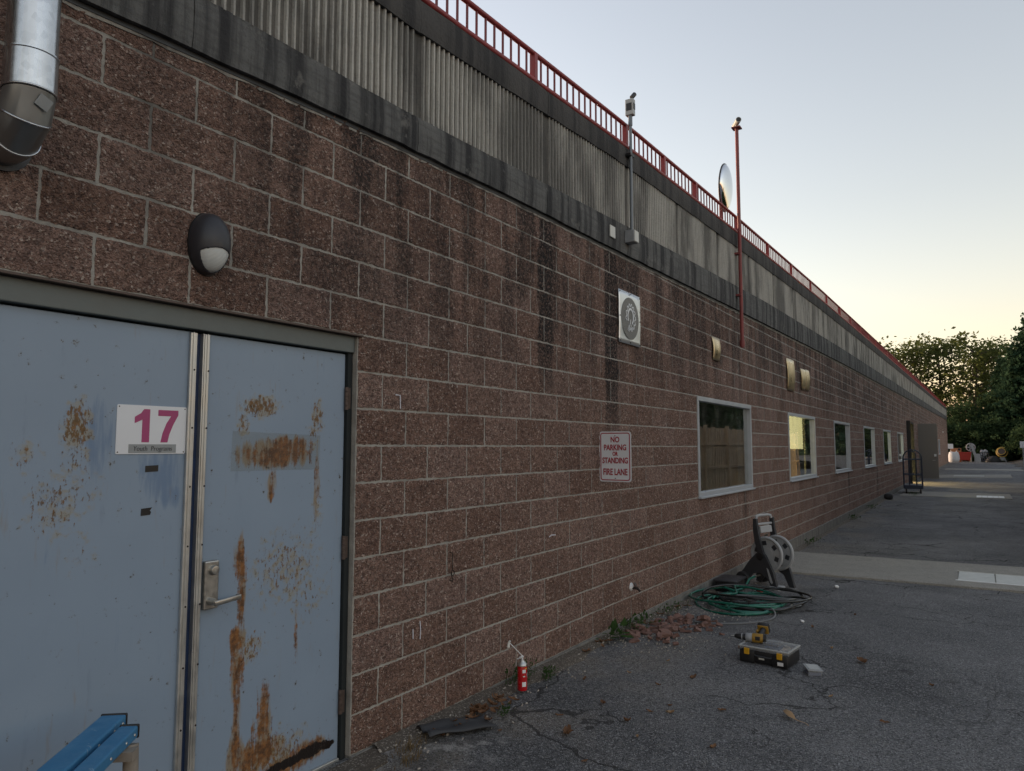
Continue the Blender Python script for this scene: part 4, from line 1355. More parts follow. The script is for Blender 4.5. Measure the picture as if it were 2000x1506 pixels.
# --- fire lane sign standing out from the wall, facing back along the lane
def parking_sign():
    x0, yc, zc, w, h = 5.85, -.158, 1.613, .305, .440
    o = tag(empty('fire_lane_sign', (x0, yc, zc)), 'white sign with red border and red NO PARKING lettering beside the wall', 'sign')
    ux, uy, nn = (0, -1, 0), (0, 0, 1), (-1, 0, 0)
    MB().prism(rrect(w, h, .026), (0, 0, 0), ux, uy, nn, .003).build('panel', M['signwhite'], o)
    pts = rrect(w - .030, h - .030, .020, 6)
    mb = MB(); mb.strip(pts, .0085, (-.0032, 0, 0), ux, uy, nn, .001, closed=True)
    mb.build('border', M['signred'], o)
    for s, z, size, xs in (('NO', .126, .068, .80), ('PARKING', .056, .070, .74), ('OR', .008, .048, .72), ('STANDING', -.058, .070, .70), ('FIRE LANE', -.160, .078, .66)):
        me = text_mesh(s, size, xs, .0018)
        put_text('lettering', me, M['signred'], (-.0045, 0, z), ux, uy, o)
    for z in (.182, -.190):
        MB().lathe([(.005, 0), (.004, .003), (0, .004)], 8, rot_axis(R(-90), 'Y'), (-.003, 0, z)).build('bolt', M['iron'], o)
    mb = MB(); mb.b2(.000, .006, .10, .165, .14, .17); mb.b2(.000, .006, .10, .165, -.17, -.14)
    mb.build('wall_bracket', M['steel'], o)
parking_sign()

# --- bent brass cover plates
def plates():
    for (a, b, z0, z1, lab) in ((9.14, 9.44, 2.815, 3.118, 'small square bent brass plate above the first large window'), (13.42, 14.02, 2.71, 3.285, 'large curled brass plate above the second window'),
                                (14.63, 15.03, 2.80, 3.205, 'near one of the two small brass plates side by side'), (15.04, 15.42, 2.81, 3.222, 'far one of the two small brass plates side by side')):
        V, F = [], []
        n, m = 8, 8
        for i in range(n + 1):
            for j in range(m + 1):
                fx, fz = i / n, j / m
                bow = .022 * math.sin(math.pi * fz) + .012 * math.sin(math.pi * fx) + .02 * (fx - .5) * (fz - .5)
                V.append(((fx - .5) * (b - a), -.016 - bow, (fz - .5) * (z1 - z0)))
        for i in range(n):
            for j in range(m):
                q = i * (m + 1) + j
                F.append((q, q + m + 1, q + m + 2, q + 1))
        mb = MB(); mb.add(V, F)
        o = mb.build('cover_plate', M['brass'], None, ((a + b) / 2, 0, (z0 + z1) / 2), smooth=180)
        s = o.modifiers.new('thickness', 'SOLIDIFY'); s.thickness = .003
        tag(o, lab, 'plate', 'brass plates on the wall')
plates()

# --- small things on the fascia and the poles
tag(MB().b2(-.055, .055, -.012, 0, -.055, .055, .003).build('blank_plate', M['palebox'], None, (6.07, -.047, 3.705)), 'small pale blank cover plate on the concrete band', 'plate')
def pole_grey():
    X, Y = 6.425, -.095
    o = tag(empty('sensor_pole', (X, Y, 3.66)), 'thin grey pole with a junction box below and sensor box on top', 'pole')
    B = MB().b2(-.055, .055, -.045, .05, .015, .135, .004).build('junction_box', M['greybox'], o)
    MB().b2(-.048, .048, -.052, -.046, .022, .128, .002).build('cover', M['palebox'], B)
    MB().tube([(0, 0, .12), (0, 0, 1.29)], .015, 12).build('pole_shaft', M['conduit'], o, smooth=60)
    mb = MB(); mb.b2(-.045, .045, -.018, .055, .885, .91, .002)
    mb.build('clamp', M['black'], o)
    MB().tube([(0, 0, 1.20), (0, 0, 1.30)], .021, 12).build('collar', M['conduit'], o, smooth=60)
    h = MB().b2(-.030, .030, -.042, .042, 1.30, 1.465, .006).build('sensor_box', M['camgrey'], o)
    MB().b2(-.032, -.029, -.028, .028, 1.345, 1.42).build('window', M['black'], h)
    MB().b2(-.022, .022, -.045, -.041, 1.36, 1.42).build('window', M['black'], h)
    mb = MB(); mb.tube([(0, -.01, 1.45), (.022, -.02, 1.50)], .012, 10); mb.tube([(.012, -.012, 1.49), (.045, -.03, 1.535)], .022, 12)
    mb.build('sensor_head', M['char'], o, smooth=40)
pole_grey()
def pole_red():
    X, Y = 10.235, -.105
    o = tag(empty('camera_pole', (X, Y, 3.09)), 'tall red pole clamped to the wall with a bullet camera on top', 'pole')
    MB().tube([(0, 0, 0), (0, 0, 3.19)], .025, 14).build('pole_shaft', M['redpole'], o, smooth=60)
    MB().tube([(0, 0, .02), (0, 0, .10)], .036, 14).build('collar', M['redpole'], o, smooth=60)
    mb = MB()
    for z in (.75, 1.35): mb.tube([(.04, 0, z), (-.04, 0, z)], .012, 8); mb.b2(-.05, .05, 0, .07, z - .012, z + .012)
    mb.build('clamp', M['redpole'], o)
    MB().b2(-.062, .062, -.062, .062, 3.19, 3.205).build('flange', M['redpole'], o)
    mb = MB(); mb.tube([(0, 0, 3.205), (0, 0, 3.25)], .018, 12)
    mb.build('camera_neck', M['camgrey'], o, smooth=40)
    d = Vector((-.75, -.45, .02)).normalized()
    c = Vector((0, 0, 3.275))
    cb = MB().tube([c + d * .11, c - d * .10], .040, 18).build('camera_body', M['camgrey'], o, smooth=40)
    MB().tube([c + d * .1105, c + d * .115], .030, 18).build('camera_lens', M['black'], cb, smooth=40)
pole_red()
def mirror():
    X, Y, Z = 11.05, .32, zft(11) - .1
    o = tag(empty('convex_mirror', (X, Y, Z)), 'round convex traffic mirror on a post behind the red railing', 'mirror')
    zc = 5.735 - Z
    MB().tube([(.04, .08, 0), (.04, .08, zc + .2)], .028, 12).build('post', M['redpole'], o, smooth=60)
    # disc facing mostly along the lane, seen obliquely
    nrm = Vector((.06, -.995, -.08)).normalized()
    q = nrm.to_track_quat('Z', 'Y').to_matrix()
    prof = [(0.36 * math.sin(t), .09 * math.cos(t)) for t in np.linspace(math.pi / 2, .002, 12)]
    q = q
    g = MB().lathe(prof, 48, q, (0, 0, zc)).build('mirror_glass', M['mirror'], o, smooth=180)
    mb = MB()
    mb.tube([Vector((0, 0, zc)) + q @ Vector((.362 * math.cos(a), .362 * math.sin(a), -.002)) for a in np.linspace(0, 2 * math.pi, 48, endpoint=False)], .012, 8, closed=True)
    mb.build('rim', M['black'], o, smooth=60)
    MB().lathe([(.0, -.05), (.30, -.03), (.36, -.004)], 40, q, (0, 0, zc)).build('back_shell', M['camgrey'], o, smooth=60)
mirror()
MB_sp = tag(empty('wall_spigot', (6.497, 0, .367)), 'white and brass hose spigot low on the block wall', 'spigot')
MB().lathe([(.040, 0), (.036, .012), (.020, .018), (.012, .03)], 16, rot_axis(R(90), 'X'), (0, -.004, .006)).build('escutcheon', M['white'], MB_sp, smooth=40)
MB().tube([(0, -.02, 0), (0, -.075, -.004), (.002, -.10, -.03)], [.013, .013, .010], 10).build('spout', M['iron'], MB_sp, smooth=60)
MB().lathe([(.022, 0), (.022, .006)], 12, rot_axis(R(60), 'X'), (0, -.05, .03)).build('handle', M['hinge'], MB_sp, smooth=40)
hk = tag(empty('wall_hook', (3.684, -.02, .86)), 'rusty iron hook hanging on the block wall right of the door', 'hook')
MB().tube([(0, .01, .175), (0, -.012, .17), (-.003, -.012, .10), (.002, -.012, .062)], .0028, 6).build('chain', M['iron'], hk)
MB().tube([(.002 + .016 * math.sin(a), -.012, .046 + .016 * math.cos(a)) for a in np.linspace(0, 5.4, 14)] + [(-.004, -.012, .018), (.006, -.012, .006), (.000, -.012, -.004), (-.016, -.012, .003), (-.024, -.012, .004)], .0036, 6).build('hook_wire', M['iron'], hk)
def chalk():
    for i, (x, z, pts, lab) in enumerate(((3.36, .62, [(-.028, .012), (-.026, -.045)], 'short pale chalk stroke low on the wall'), (3.395, .63, [(.0, .035), (.006, -.01), (.002, -.07)], 'longer pale chalk stroke low on the wall'),
                          (3.18, 1.97, [(-.028, .03), (.012, .028), (.016, -.05)], 'hooked white chalk mark at top right of the blue door'), (4.98, 1.0, [(-.05, 0), (-.01, .012), (.055, .006)], 'white chalk smear at mid height of the wall'))):
        mb = MB(); mb.strip(pts, .008, (0, 0, 0), WX, WZ, WN, .001)
        tag(mb.build('chalk_mark', M['chalk'], None, (x, -.0135, z)), lab, 'mark')
chalk()

# ------------------------------------------------------------------ bench at the door
def bench():
    ang = R(40.0)
    d = Vector((math.cos(ang), math.sin(ang), 0)); n = Vector((math.sin(ang), -math.cos(ang), 0))
    end = Vector((1.462, -.231, .75))
    o = tag(empty('blue_bench', (end.x - d.x * .7, end.y - d.y * .7, gz(1))), 'blue painted plank bench with black end caps in front of the door', 'bench')
    o.rotation_euler = (0, 0, ang)
    inv = o.matrix_basis.inverted() if False else (Matrix.Translation(Vector(o.location)) @ Matrix.Rotation(ang, 4, 'Z')).inverted()
    L = 1.5
    for k, (e, w) in enumerate(((end, .085), (Vector((1.444, -.362, .745)), .060))):
        c = e - d * (L / 2)
        cl = inv @ c
        pl = MB().box(cl + Vector((0, 0, -.02)), (L, w, .040), None, .006).build('plank', M['benchblue'], o)
        cp = inv @ (e + d * .004)
        MB().box(cp + Vector((0, 0, -.02)), (.012, w + .004, .046), None, .004).build('end_cap', M['black'], pl)
        for s in (.03, .10, .22, .62):
            b_ = inv @ (e - d * s)
            MB().lathe([(.006, 0), (.004, .003), (0, .004)], 8, rot_axis(R(90), 'X'), b_ + Vector((0, -w / 2, -.022))).build('bolt', M['steel'], pl)
    for s in (.16, 1.25):
        c = inv @ (Vector((1.452, -.30, .745)) - d * s)
        zb = -c.z
        pts = [c + Vector((.06, -.07, -.042)), c + Vector((.03, -.085, -.20)), c + Vector((-.01, -.12, -.45)), Vector((c.x - .02, c.y - .16, .02))]
        mb = MB()
        for y0 in (0,):
            mb.tube(pts, .024, 10)
            mb.tube([p + Vector((0, .17 if i < 2 else .26, 0)) for i, p in enumerate(pts)], .022, 10)
            mb.box(c + Vector((.02, .0, -.058)), (.05, .20, .030))
        mb.build('leg_frame', M['wood_raw'] if s < 1 else M['steel'], o, smooth=50)
bench()

# ------------------------------------------------------------------ hose reel cart, hose
def hose_reel():
    X, Y = 9.62, -.55
    o = tag(empty('hose_reel', (X, Y, gz(9.6) + .0), R(-108)), 'charcoal and grey hose reel cart leaning by the wall', 'hose reel')
    # local: +x away from camera along the lane, y: axle direction, z up; side frames at y=+-.2
    for s in (1, -1):
        y = .19 * s
        # tall handle arm sweeping up to the handle and a wide foot plate
        arm = [(-.02, .42), (.045, .40), (.00, .55), (-.035, .70), (-.055, .86), (-.10, .86), (-.105, .72), (-.085, .56)]
        foot = [(-.02, .47), (.055, .42), (.16, .22), (.22, .0), (.15, .0), (.08, .14), (-.02, .20), (-.13, .17), (-.19, .10), (-.26, .0), (-.32, .02), (-.28, .18), (-.16, .34), (-.08, .42)]
        mb = MB(); mb.prism(arm, (0, y - .018, 0), (1, 0, 0), (0, 0, 1), (0, 1, 0), .036); mb.build('handle_arm', M['char'], o)
        mb = MB(); mb.prism(foot, (0, y - .02, 0), (1, 0, 0), (0, 0, 1), (0, 1, 0), .040); sd_ = mb.build('side_frame', M['char'], o)
        mb = MB(); mb.lathe([(.045, 0), (.045, .012), (.03, .016), (.0, .016)], 20, rot_axis(R(90) if s < 0 else R(-90), 'X'), (-.01, y + .020 * s, .40)); mb.build('axle_cap', M['black'], sd_, smooth=40)
        mb = MB(); mb.prism([(.075, .27), (.10, .25), (.155, .10), (.145, .08), (.12, .10)], (0, y - .0235 * (1 if s < 0 else -1) - (0.0), 0), (1, 0, 0), (0, 0, 1), (0, 1, 0), .004); mb.build('slot', M['reelgrey'], sd_)
    # grey flanges with spokes
    for s in (1, -1):
        y = .125 * s
        mb = MB()
        c = Vector((.03, y, .42))
        mb.tube([c + Vector((.205 * math.cos(a), 0, .205 * math.sin(a))) for a in np.linspace(0, 2 * math.pi, 40, endpoint=False)], .020, 8, closed=True)
        mb.lathe([(.085, -.010), (.085, .010)], 28, rot_axis(R(90), 'X'), c)
        mb.lathe([(.045, -.003), (.200, -.003), (.200, .003), (.045, .003)], 36, rot_axis(R(90), 'X'), c)
        for k in range(6):
            a = k * math.pi / 3 + .2
            dv = Vector((math.cos(a), 0, math.sin(a)))
            mb.box(c + dv * .14, (.13, .014, .055), rot_axis(-a, 'Y'))
        fl_ = mb.build('reel_flange', M['reelgrey'], o, smooth=40)
        for k in range(6):
            a = k * math.pi / 3 + .2 + math.pi / 6
            dv = Vector((math.cos(a), 0, math.sin(a)))
            MB().box(c + dv * .142, (.055, .012, .060), rot_axis(-a, 'Y'), .004).build('cutout', M['char'], fl_)
    MB().lathe([(.075, -.125), (.075, .125)], 28, rot_axis(R(90), 'X'), (.03, 0, .42)).build('drum', M['char'], o, smooth=40)
    # handle, grey cross head and hose connector
    mb = MB()
    mb.tube([(-.075, .17, .85), (-.082, .165, .885), (-.085, .10, .895), (-.085, -.10, .895), (-.082, -.165, .885), (-.075, -.17, .85)], .017, 10)
    mb.b2(-.10, -.06, -.17, .17, .775, .80, .006)
    mb.build('handle', M['reelgrey'], o, smooth=60)
    MB().box((-.055, 0, .72), (.03, .26, .085), Euler((0, R(-8), 0)), .008).build('crosspiece', M['reelgrey'], o)
    mb = MB(); mb.tube([(-.06, .06, .65), (-.09, .05, .63), (-.10, .05, .57)], .016, 10); mb.tube([(-.10, .05, .57), (-.10, .05, .545)], .021, 10)
    mb.build('hose_connector', M['steel'], o, smooth=50)
    MB().box((.17, -.14, .03), (.13, .17, .05), None, .012).build('foot_tray', M['reelgrey'], o)
    for s in (1, -1):
        wh = MB().lathe([(.085, -.03), (.095, -.015), (.095, .015), (.085, .03)], 24, rot_axis(R(90), 'X'), (-.25, .235 * s, .095)).build('wheel', M['rubber'], o, smooth=40)
        MB().lathe([(.05, -.034), (.05, .034)], 16, rot_axis(R(90), 'X'), (-.25, .235 * s, .095)).build('hub', M['char'], wh, smooth=40)
    MB().tube([(-.25, -.26, .095), (-.25, .26, .095)], .012, 8).build('axle', M['steel'], o)
hose_reel()
bx_ = tag(empty('black_tub', (9.05, -.20, gz(9))), 'low black plastic tub behind the hose reel at the wall', 'tub')
MB().b2(-.20, .20, -.13, .13, 0.0, .13, .03).build('tub_body', M['black'], bx_, smooth=40)
MB().b2(-.215, .215, -.145, .145, .125, .15, .01).build('tub_rim', M['char'], bx_, smooth=40)

def hoses():
    rnd = random.Random(4)
    def coil(cx, cy, turns, r0, r1, z0, dz, ph, jit):
        pts = []
        for t in range(int(turns * 26)):
            a = ph + t / 26 * 2 * math.pi
            k = t / (turns * 26)
            turn = int(t / 26)
            rj = random.Random(turn * 7 + int(ph * 10))
            rr = r0 + (r1 - r0) * (.5 + .5 * math.sin(k * 9.0)) + jit * math.sin(a * 2 + turn * 1.3) * .5
            ox, oy = jit * 1.2 * math.sin(turn * 2.1), jit * 1.2 * math.cos(turn * 1.7)
            pts.append((cx + ox + rr * 1.12 * math.cos(a), cy + oy + rr * .95 * math.sin(a), gz(8.2) + z0 + dz * k * turns + (.022 + .004 * turn) * (1 + math.sin(a * 2 + turn * 1.9)) * .5))
        return pts
    g = tag(empty('garden_hose', (8.2, -.68, gz(8.2))), 'glossy dark green garden hose lying in loose loops by the reel', 'hose')
    off = Vector((8.2, -.68, gz(8.2)))
    def rel(pts): return [Vector(p) - off for p in pts]
    p1 = [(9.25, -.45, gz(9) + .16), (9.1, -.42, gz(9) + .15), (8.95, -.40, gz(9) + .06)] + coil(8.02, -.66, 5.2, .24, .50, .014, .012, .6, .13)
    MB().tube(rel(p1), .0125, 8).build('hose_tube', M['hosegreen'], g, smooth=180)
    MB().tube(rel([(8.78, -.60, gz(8.7) + .075), (8.72, -.66, gz(8.7) + .078)]), .019, 10).build('hose_coupling', M['redplast'], g, smooth=40)
    b = tag(empty('garden_hose', (8.2, -.72, gz(8.2))), 'black garden hose looped over the green one with a loose tail', 'hose')
    off = Vector((8.2, -.72, gz(8.2)))
    c2 = coil(8.30, -.80, 4.4, .26, .54, .022, .016, 2.2, .16)
    last = Vector(c2[-1])
    tail = []
    way = [last, Vector((8.1, -.55, gz(8) + .10)), Vector((7.85, -.95, gz(7.8) + .06)), Vector((7.55, -1.06, gz(7.5) + .012)), Vector((7.18, -.92, gz(7.2) + .011)), Vector((6.95, -.66, gz(7) + .011)), Vector((6.88, -.48, gz(6.9) + .02))]
    for i in range(len(way) - 1):
        p0 = way[max(0, i - 1)]; p1_, p2 = way[i], way[i + 1]; p3 = way[min(len(way) - 1, i + 2)]
        for k in range(8):
            t = k / 8
            tail.append(.5 * ((2 * p1_) + (p2 - p0) * t + (2 * p0 - 5 * p1_ + 4 * p2 - p3) * t * t + (3 * p1_ - p0 - 3 * p2 + p3) * t ** 3))
    tail.append(way[-1])
    MB().tube(rel(c2), .0125, 8).build('hose_tube', M['hoseblack'], b, smooth=180)
    MB().tube(rel([c2[-1]] + tail), .0125, 8).build('hose_tail', M['hosegrey'], b, smooth=180)
hoses()

# ------------------------------------------------------------------ tool case, drill, small box
def toolcase():
    p = Vector((5.955, -1.405, gz(5.9) + .003))
    o = tag(empty('tool_case', p, R(-6)), 'black organiser case with clear lid and two yellow latches on the asphalt', 'tool case')
    o.scale = (.93, .93, 1.0)
    D, W, H = .29, .40, .095     # depth along x, width along y
    body = MB()
    body.b2(-D / 2, D / 2, -W / 2, W / 2, .004, H, .010)
    bo = body.build('case_body', M['black'], o, smooth=40)
    for s in (1, -1): MB().b2(-D / 2 - .016, -D / 2 + .02, s * .135 - .062, s * .135 + .062, 0, H - .004, .008).build('front_block', M['black'], bo, smooth=40)
    lid = MB(); lid.b2(-D / 2 - .012, D / 2 + .006, -W / 2 - .006, W / 2 + .006, H + .001, H + .026, .006)
    ld = lid.build('clear_lid', M['clear'], o, smooth=40)
    mb = MB()
    for y_ in (-W / 2, W / 2): mb.b2(-D / 2 - .012, D / 2 + .006, y_ - .007, y_ + .007, H + .020, H + .029, .002)
    for x_ in (-D / 2 - .006, D / 2): mb.b2(x_ - .007, x_ + .007, -W / 2 + .007, W / 2 - .007, H + .020, H + .029, .002)
    mb.build('lid_rim', M['camgrey'], ld)
    for s in (1, -1):
        MB().b2(-D / 2 - .024, -D / 2 - .010, s * .135 - .022, s * .135 + .022, H - .032, H + .014, .004).build('latch', M['yellow'], o)
    MB().tube([(-D / 2 - .012, -.07, H - .03), (-D / 2 - .018, -.06, H - .035), (-D / 2 - .018, .06, H - .035), (-D / 2 - .012, .07, H - .03)], .007, 8).build('carry_handle', M['char'], o, smooth=50)
    MB().b2(-D / 2 - .0185, -D / 2 - .0165, -.165, -.118, .018, .044).build('white_label', M['white'], o)
    MB().b2(-D / 2 - .003, -D / 2 - .0005, -.005, .040, .034, .048).build('white_label', M['palebox'], o)
    rnd = random.Random(9)
    mb = MB()
    for k in range(70):
        mb.box((rnd.uniform(-.02, .10), rnd.uniform(-.08, .03), H + rnd.uniform(.004, .014)), (.028, .007, .007), Euler((0, rnd.uniform(-.3, .3), rnd.uniform(0, 3))))
    tag(mb.build('wall_plugs', M['bluebits'], o), kind='stuff')
    mb = MB()
    for k in range(60):
        mb.box((rnd.uniform(-.12, .12), rnd.uniform(-.18, -.10), H + rnd.uniform(.003, .010)), (.022, .005, .005), Euler((0, rnd.uniform(-.3, .3), rnd.uniform(0, 3))))
    tag(mb.build('screws', M['tanbits'], o), kind='stuff')
    MB().b2(-.04, .12, -.085, .045, H + .026, H + .046, .004).build('inner_box', M['clear'], o)
    return p, H
tp, tH = toolcase()
def drill():
    p = tp + Vector((.01, .09, tH + .028 + .034))
    o = tag(empty('cordless_drill', p, R(8)), 'yellow and black cordless drill lying on the tool case', 'drill')
    ax = rot_axis(R(-90), 'X')   # lathe z -> +y
    MB().lathe([(.0, .205), (.004, .205), (.004, .175)], 8, ax).build('bit', M['steel'], o)
    ck = MB().lathe([(.010, .178), (.017, .168), (.022, .135), (.022, .108), (.026, .106), (.026, .092)], 18, ax).build('chuck', M['black'], o, smooth=40)
    MB().lathe([(.0265, .124), (.0265, .116)], 18, ax).build('collar', M['greybox'], ck, smooth=40)
    MB().lathe([(.028, .092), (.033, .085), (.033, .045), (.031, .042)], 20, ax).build('gearbox', M['greybox'], o, smooth=40)
    bd = MB().lathe([(.033, .042), (.036, .030), (.036, -.035), (.033, -.052), (.0, -.054)], 20, ax).build('motor_housing', M['drillyel'], o, smooth=40)
    MB().box((-.030, 0, .004), (.014, .038, .030), None, .004).build('vent', M['black'], bd)
    MB().lathe([(.035, -.036), (.035, -.056), (.020, -.062)], 20, ax).build('end_cap', M['black'], o, smooth=40)
    # grip lies back along +x and a little up
    g = MB(); g.tube([(.02, -.010, .005), (.07, -.022, .028), (.120, -.032, .046)], [.026, .021, .024], 12)
    g.build('grip', M['black'], o, smooth=60)
    MB().box((.085, .012, .034), (.03, .02, .022), Euler((0, R(-20), 0)), .006).build('trigger', M['drillyel'], o)
    MB().box((.142, -.030, .050), (.050, .088, .072), Euler((0, R(-20), R(-10))), .008).build('battery', M['black'], o, smooth=40)
    MB().box((.118, -.028, .042), (.014, .084, .068), Euler((0, R(-20), R(-10))), .005).build('battery_shoe', M['drillyel'], o, smooth=40)
drill()
def smallbox():
    p = Vector((5.80, -1.745, gz(5.8)))
    o = tag(empty('clear_box', p, R(28)), 'small clear lidded plastic box on the asphalt right of the tool case', 'box')
    MB().b2(-.055, .055, -.045, .045, 0, .022, .003).build('contents', M['bluebits'], o)
    MB().b2(-.060, .060, -.050, .050, .0005, .034, .004).build('box_body', M['clear'], o)
    MB().box((.004, -.004, .042), (.132, .110, .010), Euler((R(3), R(-4), 0)), .003).build('lid', M['pgrey'], o)
    MB().box((.004, -.004, .0485), (.10, .08, .002), Euler((R(3), R(-4), 0))).build('lid_inset', M['camgrey'], o)
smallbox()

# ------------------------------------------------------------------ spray can
def can():
    p = Vector((4.235, -.205, gz(4.2) + .022))
    o = tag(empty('spray_can', p, R(20)), 'red spray can with a thin white straw nozzle by the wall base', 'can')
    bd = MB().lathe([(.029, 0), (.0325, .003), (.0325, .158), (.031, .162)], 28).build('can_body', M['canred'], o, smooth=40)
    MB().lathe([(.0335, .160), (.0335, .166), (.027, .176), (.024, .180), (.015, .190), (.014, .196), (.006, .198)], 28).build('dome', M['alu'], o, smooth=40)
    MB().lathe([(.031, .1655), (.036, .164), (.036, .1655)], 28).build('rim', M['black'], o, smooth=40)
    mb = MB(); mb.tube([(0, 0, .19), (0, 0, .215)], .006, 10); mb.box((-.002, .006, .215), (.014, .030, .014), Euler((R(-25), 0, 0)), .003)
    mb.tube([(0, .01, .212), (-.003, .034, .200)], .004, 8)
    mb.build('nozzle', M['white'], o, smooth=40)
    a = Vector((0, 0, .222)); b = Vector((-.055, .075, .318))
    MB().tube([a, b], .0028, 8).build('straw', M['white'], o, smooth=60)
    mb = MB(); mb.tube([b + Vector((-.004, .004, .004)), b + Vector((-.008, .008, -.028))], [.008, .010], 10); mb.box(b + Vector((0, 0, .008)), (.022, .012, .008))
    mb.build('straw_tip', M['palebox'], o, smooth=40)
    # printed blocks
    for (a0, a1, z0, z1, mat) in ((195, 235, .118, .140, 'white'), (190, 240, .030, .060, 'white'), (268, 318, .130, .152, 'white'), (262, 322, .090, .116, 'white'), (270, 300, .050, .060, 'palebox'), (225, 255, .142, .150, 'yellow'), (200, 225, .092, .100, 'palebox'), (272, 310, .062, .068, 'palebox')):
        V, F = [], []
        n = 6
        for k in range(n + 1):
            a_ = R(a0 + (a1 - a0) * k / n)
            for z in (z0, z1): V.append((.0328 * math.cos(a_), .0328 * math.sin(a_), z))
        F = [(2 * k, 2 * k + 2, 2 * k + 3, 2 * k + 1) for k in range(n)]
        mb = MB(); mb.add(V, F); mb.build('print', M[mat], bd, smooth=180)
can()

# ------------------------------------------------------------------ felt scrap, rubble, leaves, weeds
def felt():
    V, F = [], []
    n, m = 18, 8
    for i in range(n + 1):
        for j in range(m + 1):
            u, v = i / n, j / m
            x = (u - .5) * .42
            y = (v - .5) * .20
            z = .012 + .030 * abs(math.sin(v * 5.2 + .6)) * (1 - u * .75) + .006 * math.sin(u * 9 + v * 4)
            V.append((x, y + .02 * math.sin(u * 4), z))
    for i in range(n):
        for j in range(m):
            q = i * (m + 1) + j
            F.append((q, q + m + 1, q + m + 2, q + 1))
    mb = MB(); mb.add(V, F)
    o = mb.build('felt_scrap', M['clothgrey'], None, (3.47, -.235, gz(3.4) + .008), smooth=180)
    o.rotation_euler = (0, 0, R(-28))
    s = o.modifiers.new('thickness', 'SOLIDIFY'); s.thickness = .005
    tag(o, 'crumpled strip of black roofing felt at the foot of the wall', 'felt')
felt()
def chunk(rnd, s):
    bm = bmesh.new()
    bmesh.ops.create_cube(bm, size=1.0)
    bmesh.ops.subdivide_edges(bm, edges=bm.edges[:], cuts=1)
    for v in bm.verts:
        v.co = Vector((v.co.x * s[0], v.co.y * s[1], v.co.z * s[2])) * rnd.uniform(.75, 1.12)
        v.co += Vector((rnd.uniform(-.1, .1) * s[0], rnd.uniform(-.1, .1) * s[1], rnd.uniform(-.12, .12) * s[2]))
    me = bpy.data.meshes.new('brick_fragment')
    bm.to_mesh(me); bm.free()
    return me
def rubble():
    rnd = random.Random(14)
    ms = [chunk(rnd, (rnd.uniform(.04, .085), rnd.uniform(.03, .06), rnd.uniform(.018, .035))) for _ in range(10)]
    for m in ms: m.materials.append(M['brick'])
    placed = []
    for k in range(95):
        f = rnd.random()
        x = 5.95 + 1.15 * f + rnd.gauss(0, .06)
        yc = -.36 - .10 * f
        y = yc + rnd.gauss(0, .15)
        if y > -.09: y = -.09 - rnd.random() * .05
        lvl = sum(1 for (a, b) in placed if (a - x) ** 2 + (b - y) ** 2 < .0016)
        placed.append((x, y))
        o = bpy.data.objects.new('brick_fragment', rnd.choice(ms)); col.objects.link(o)
        o.location = (x, y, gz(x) + .012 + .016 * min(lvl, 3)); o.rotation_euler = (rnd.uniform(-.5, .5), rnd.uniform(-.5, .5), rnd.uniform(0, 6.3))
        k_ = rnd.uniform(.6, 1.45); o.scale = (k_, k_, k_)
        tag(o, 'broken reddish block fragment in the heap at the wall base', 'rubble', 'broken block fragments heaped by the wall')
    # grit
    mb = MB()
    for k in range(900):
        if k % 3 == 0: x, y = rnd.uniform(5.6, 7.8), rnd.gauss(-.55, .25)
        else: x, y = rnd.uniform(2.9, 12), -abs(rnd.gauss(.08, .14)) - .04
        if y > -.03: continue
        s = rnd.uniform(.003, .010)
        mb.box((x, y, gz(x) + s * .4 + (.014 if y > -.12 else 0)), (s * 1.5, s, s * .8), Euler((rnd.random(), rnd.random(), rnd.random() * 3)))
    tag(mb.build('grit', M['drywhite'], None, raw=True), 'scattered pale grit and stone chips along the wall base', kind='stuff')
rubble()
def leaf_mesh(rnd, L, Wd, curl, lobed=True):
    V, F = [], []
    n = 7
    for i in range(n + 1):
        t = i / n
        w = Wd * math.sin(math.pi * min(1, t * .92 + .06)) ** .8
        if lobed: w *= (1.0 if i % 2 else .62)
        z = curl * (t - .5) ** 2 * 2 + rnd.uniform(-.002, .002)
        for s in (-1, 0, 1):
            V.append(((t - .5) * L, s * w / 2 + rnd.uniform(-.002, .002), z + abs(s) * curl * rnd.uniform(.2, .7) + .002))
    for i in range(n):
        for s in (0, 1):
            a = i * 3 + s
            F.append((a, a + 1, a + 4, a + 3))
    me = bpy.data.meshes.new('fallen_leaf'); me.from_pydata(V, [], F); me.shade_smooth()
    return me
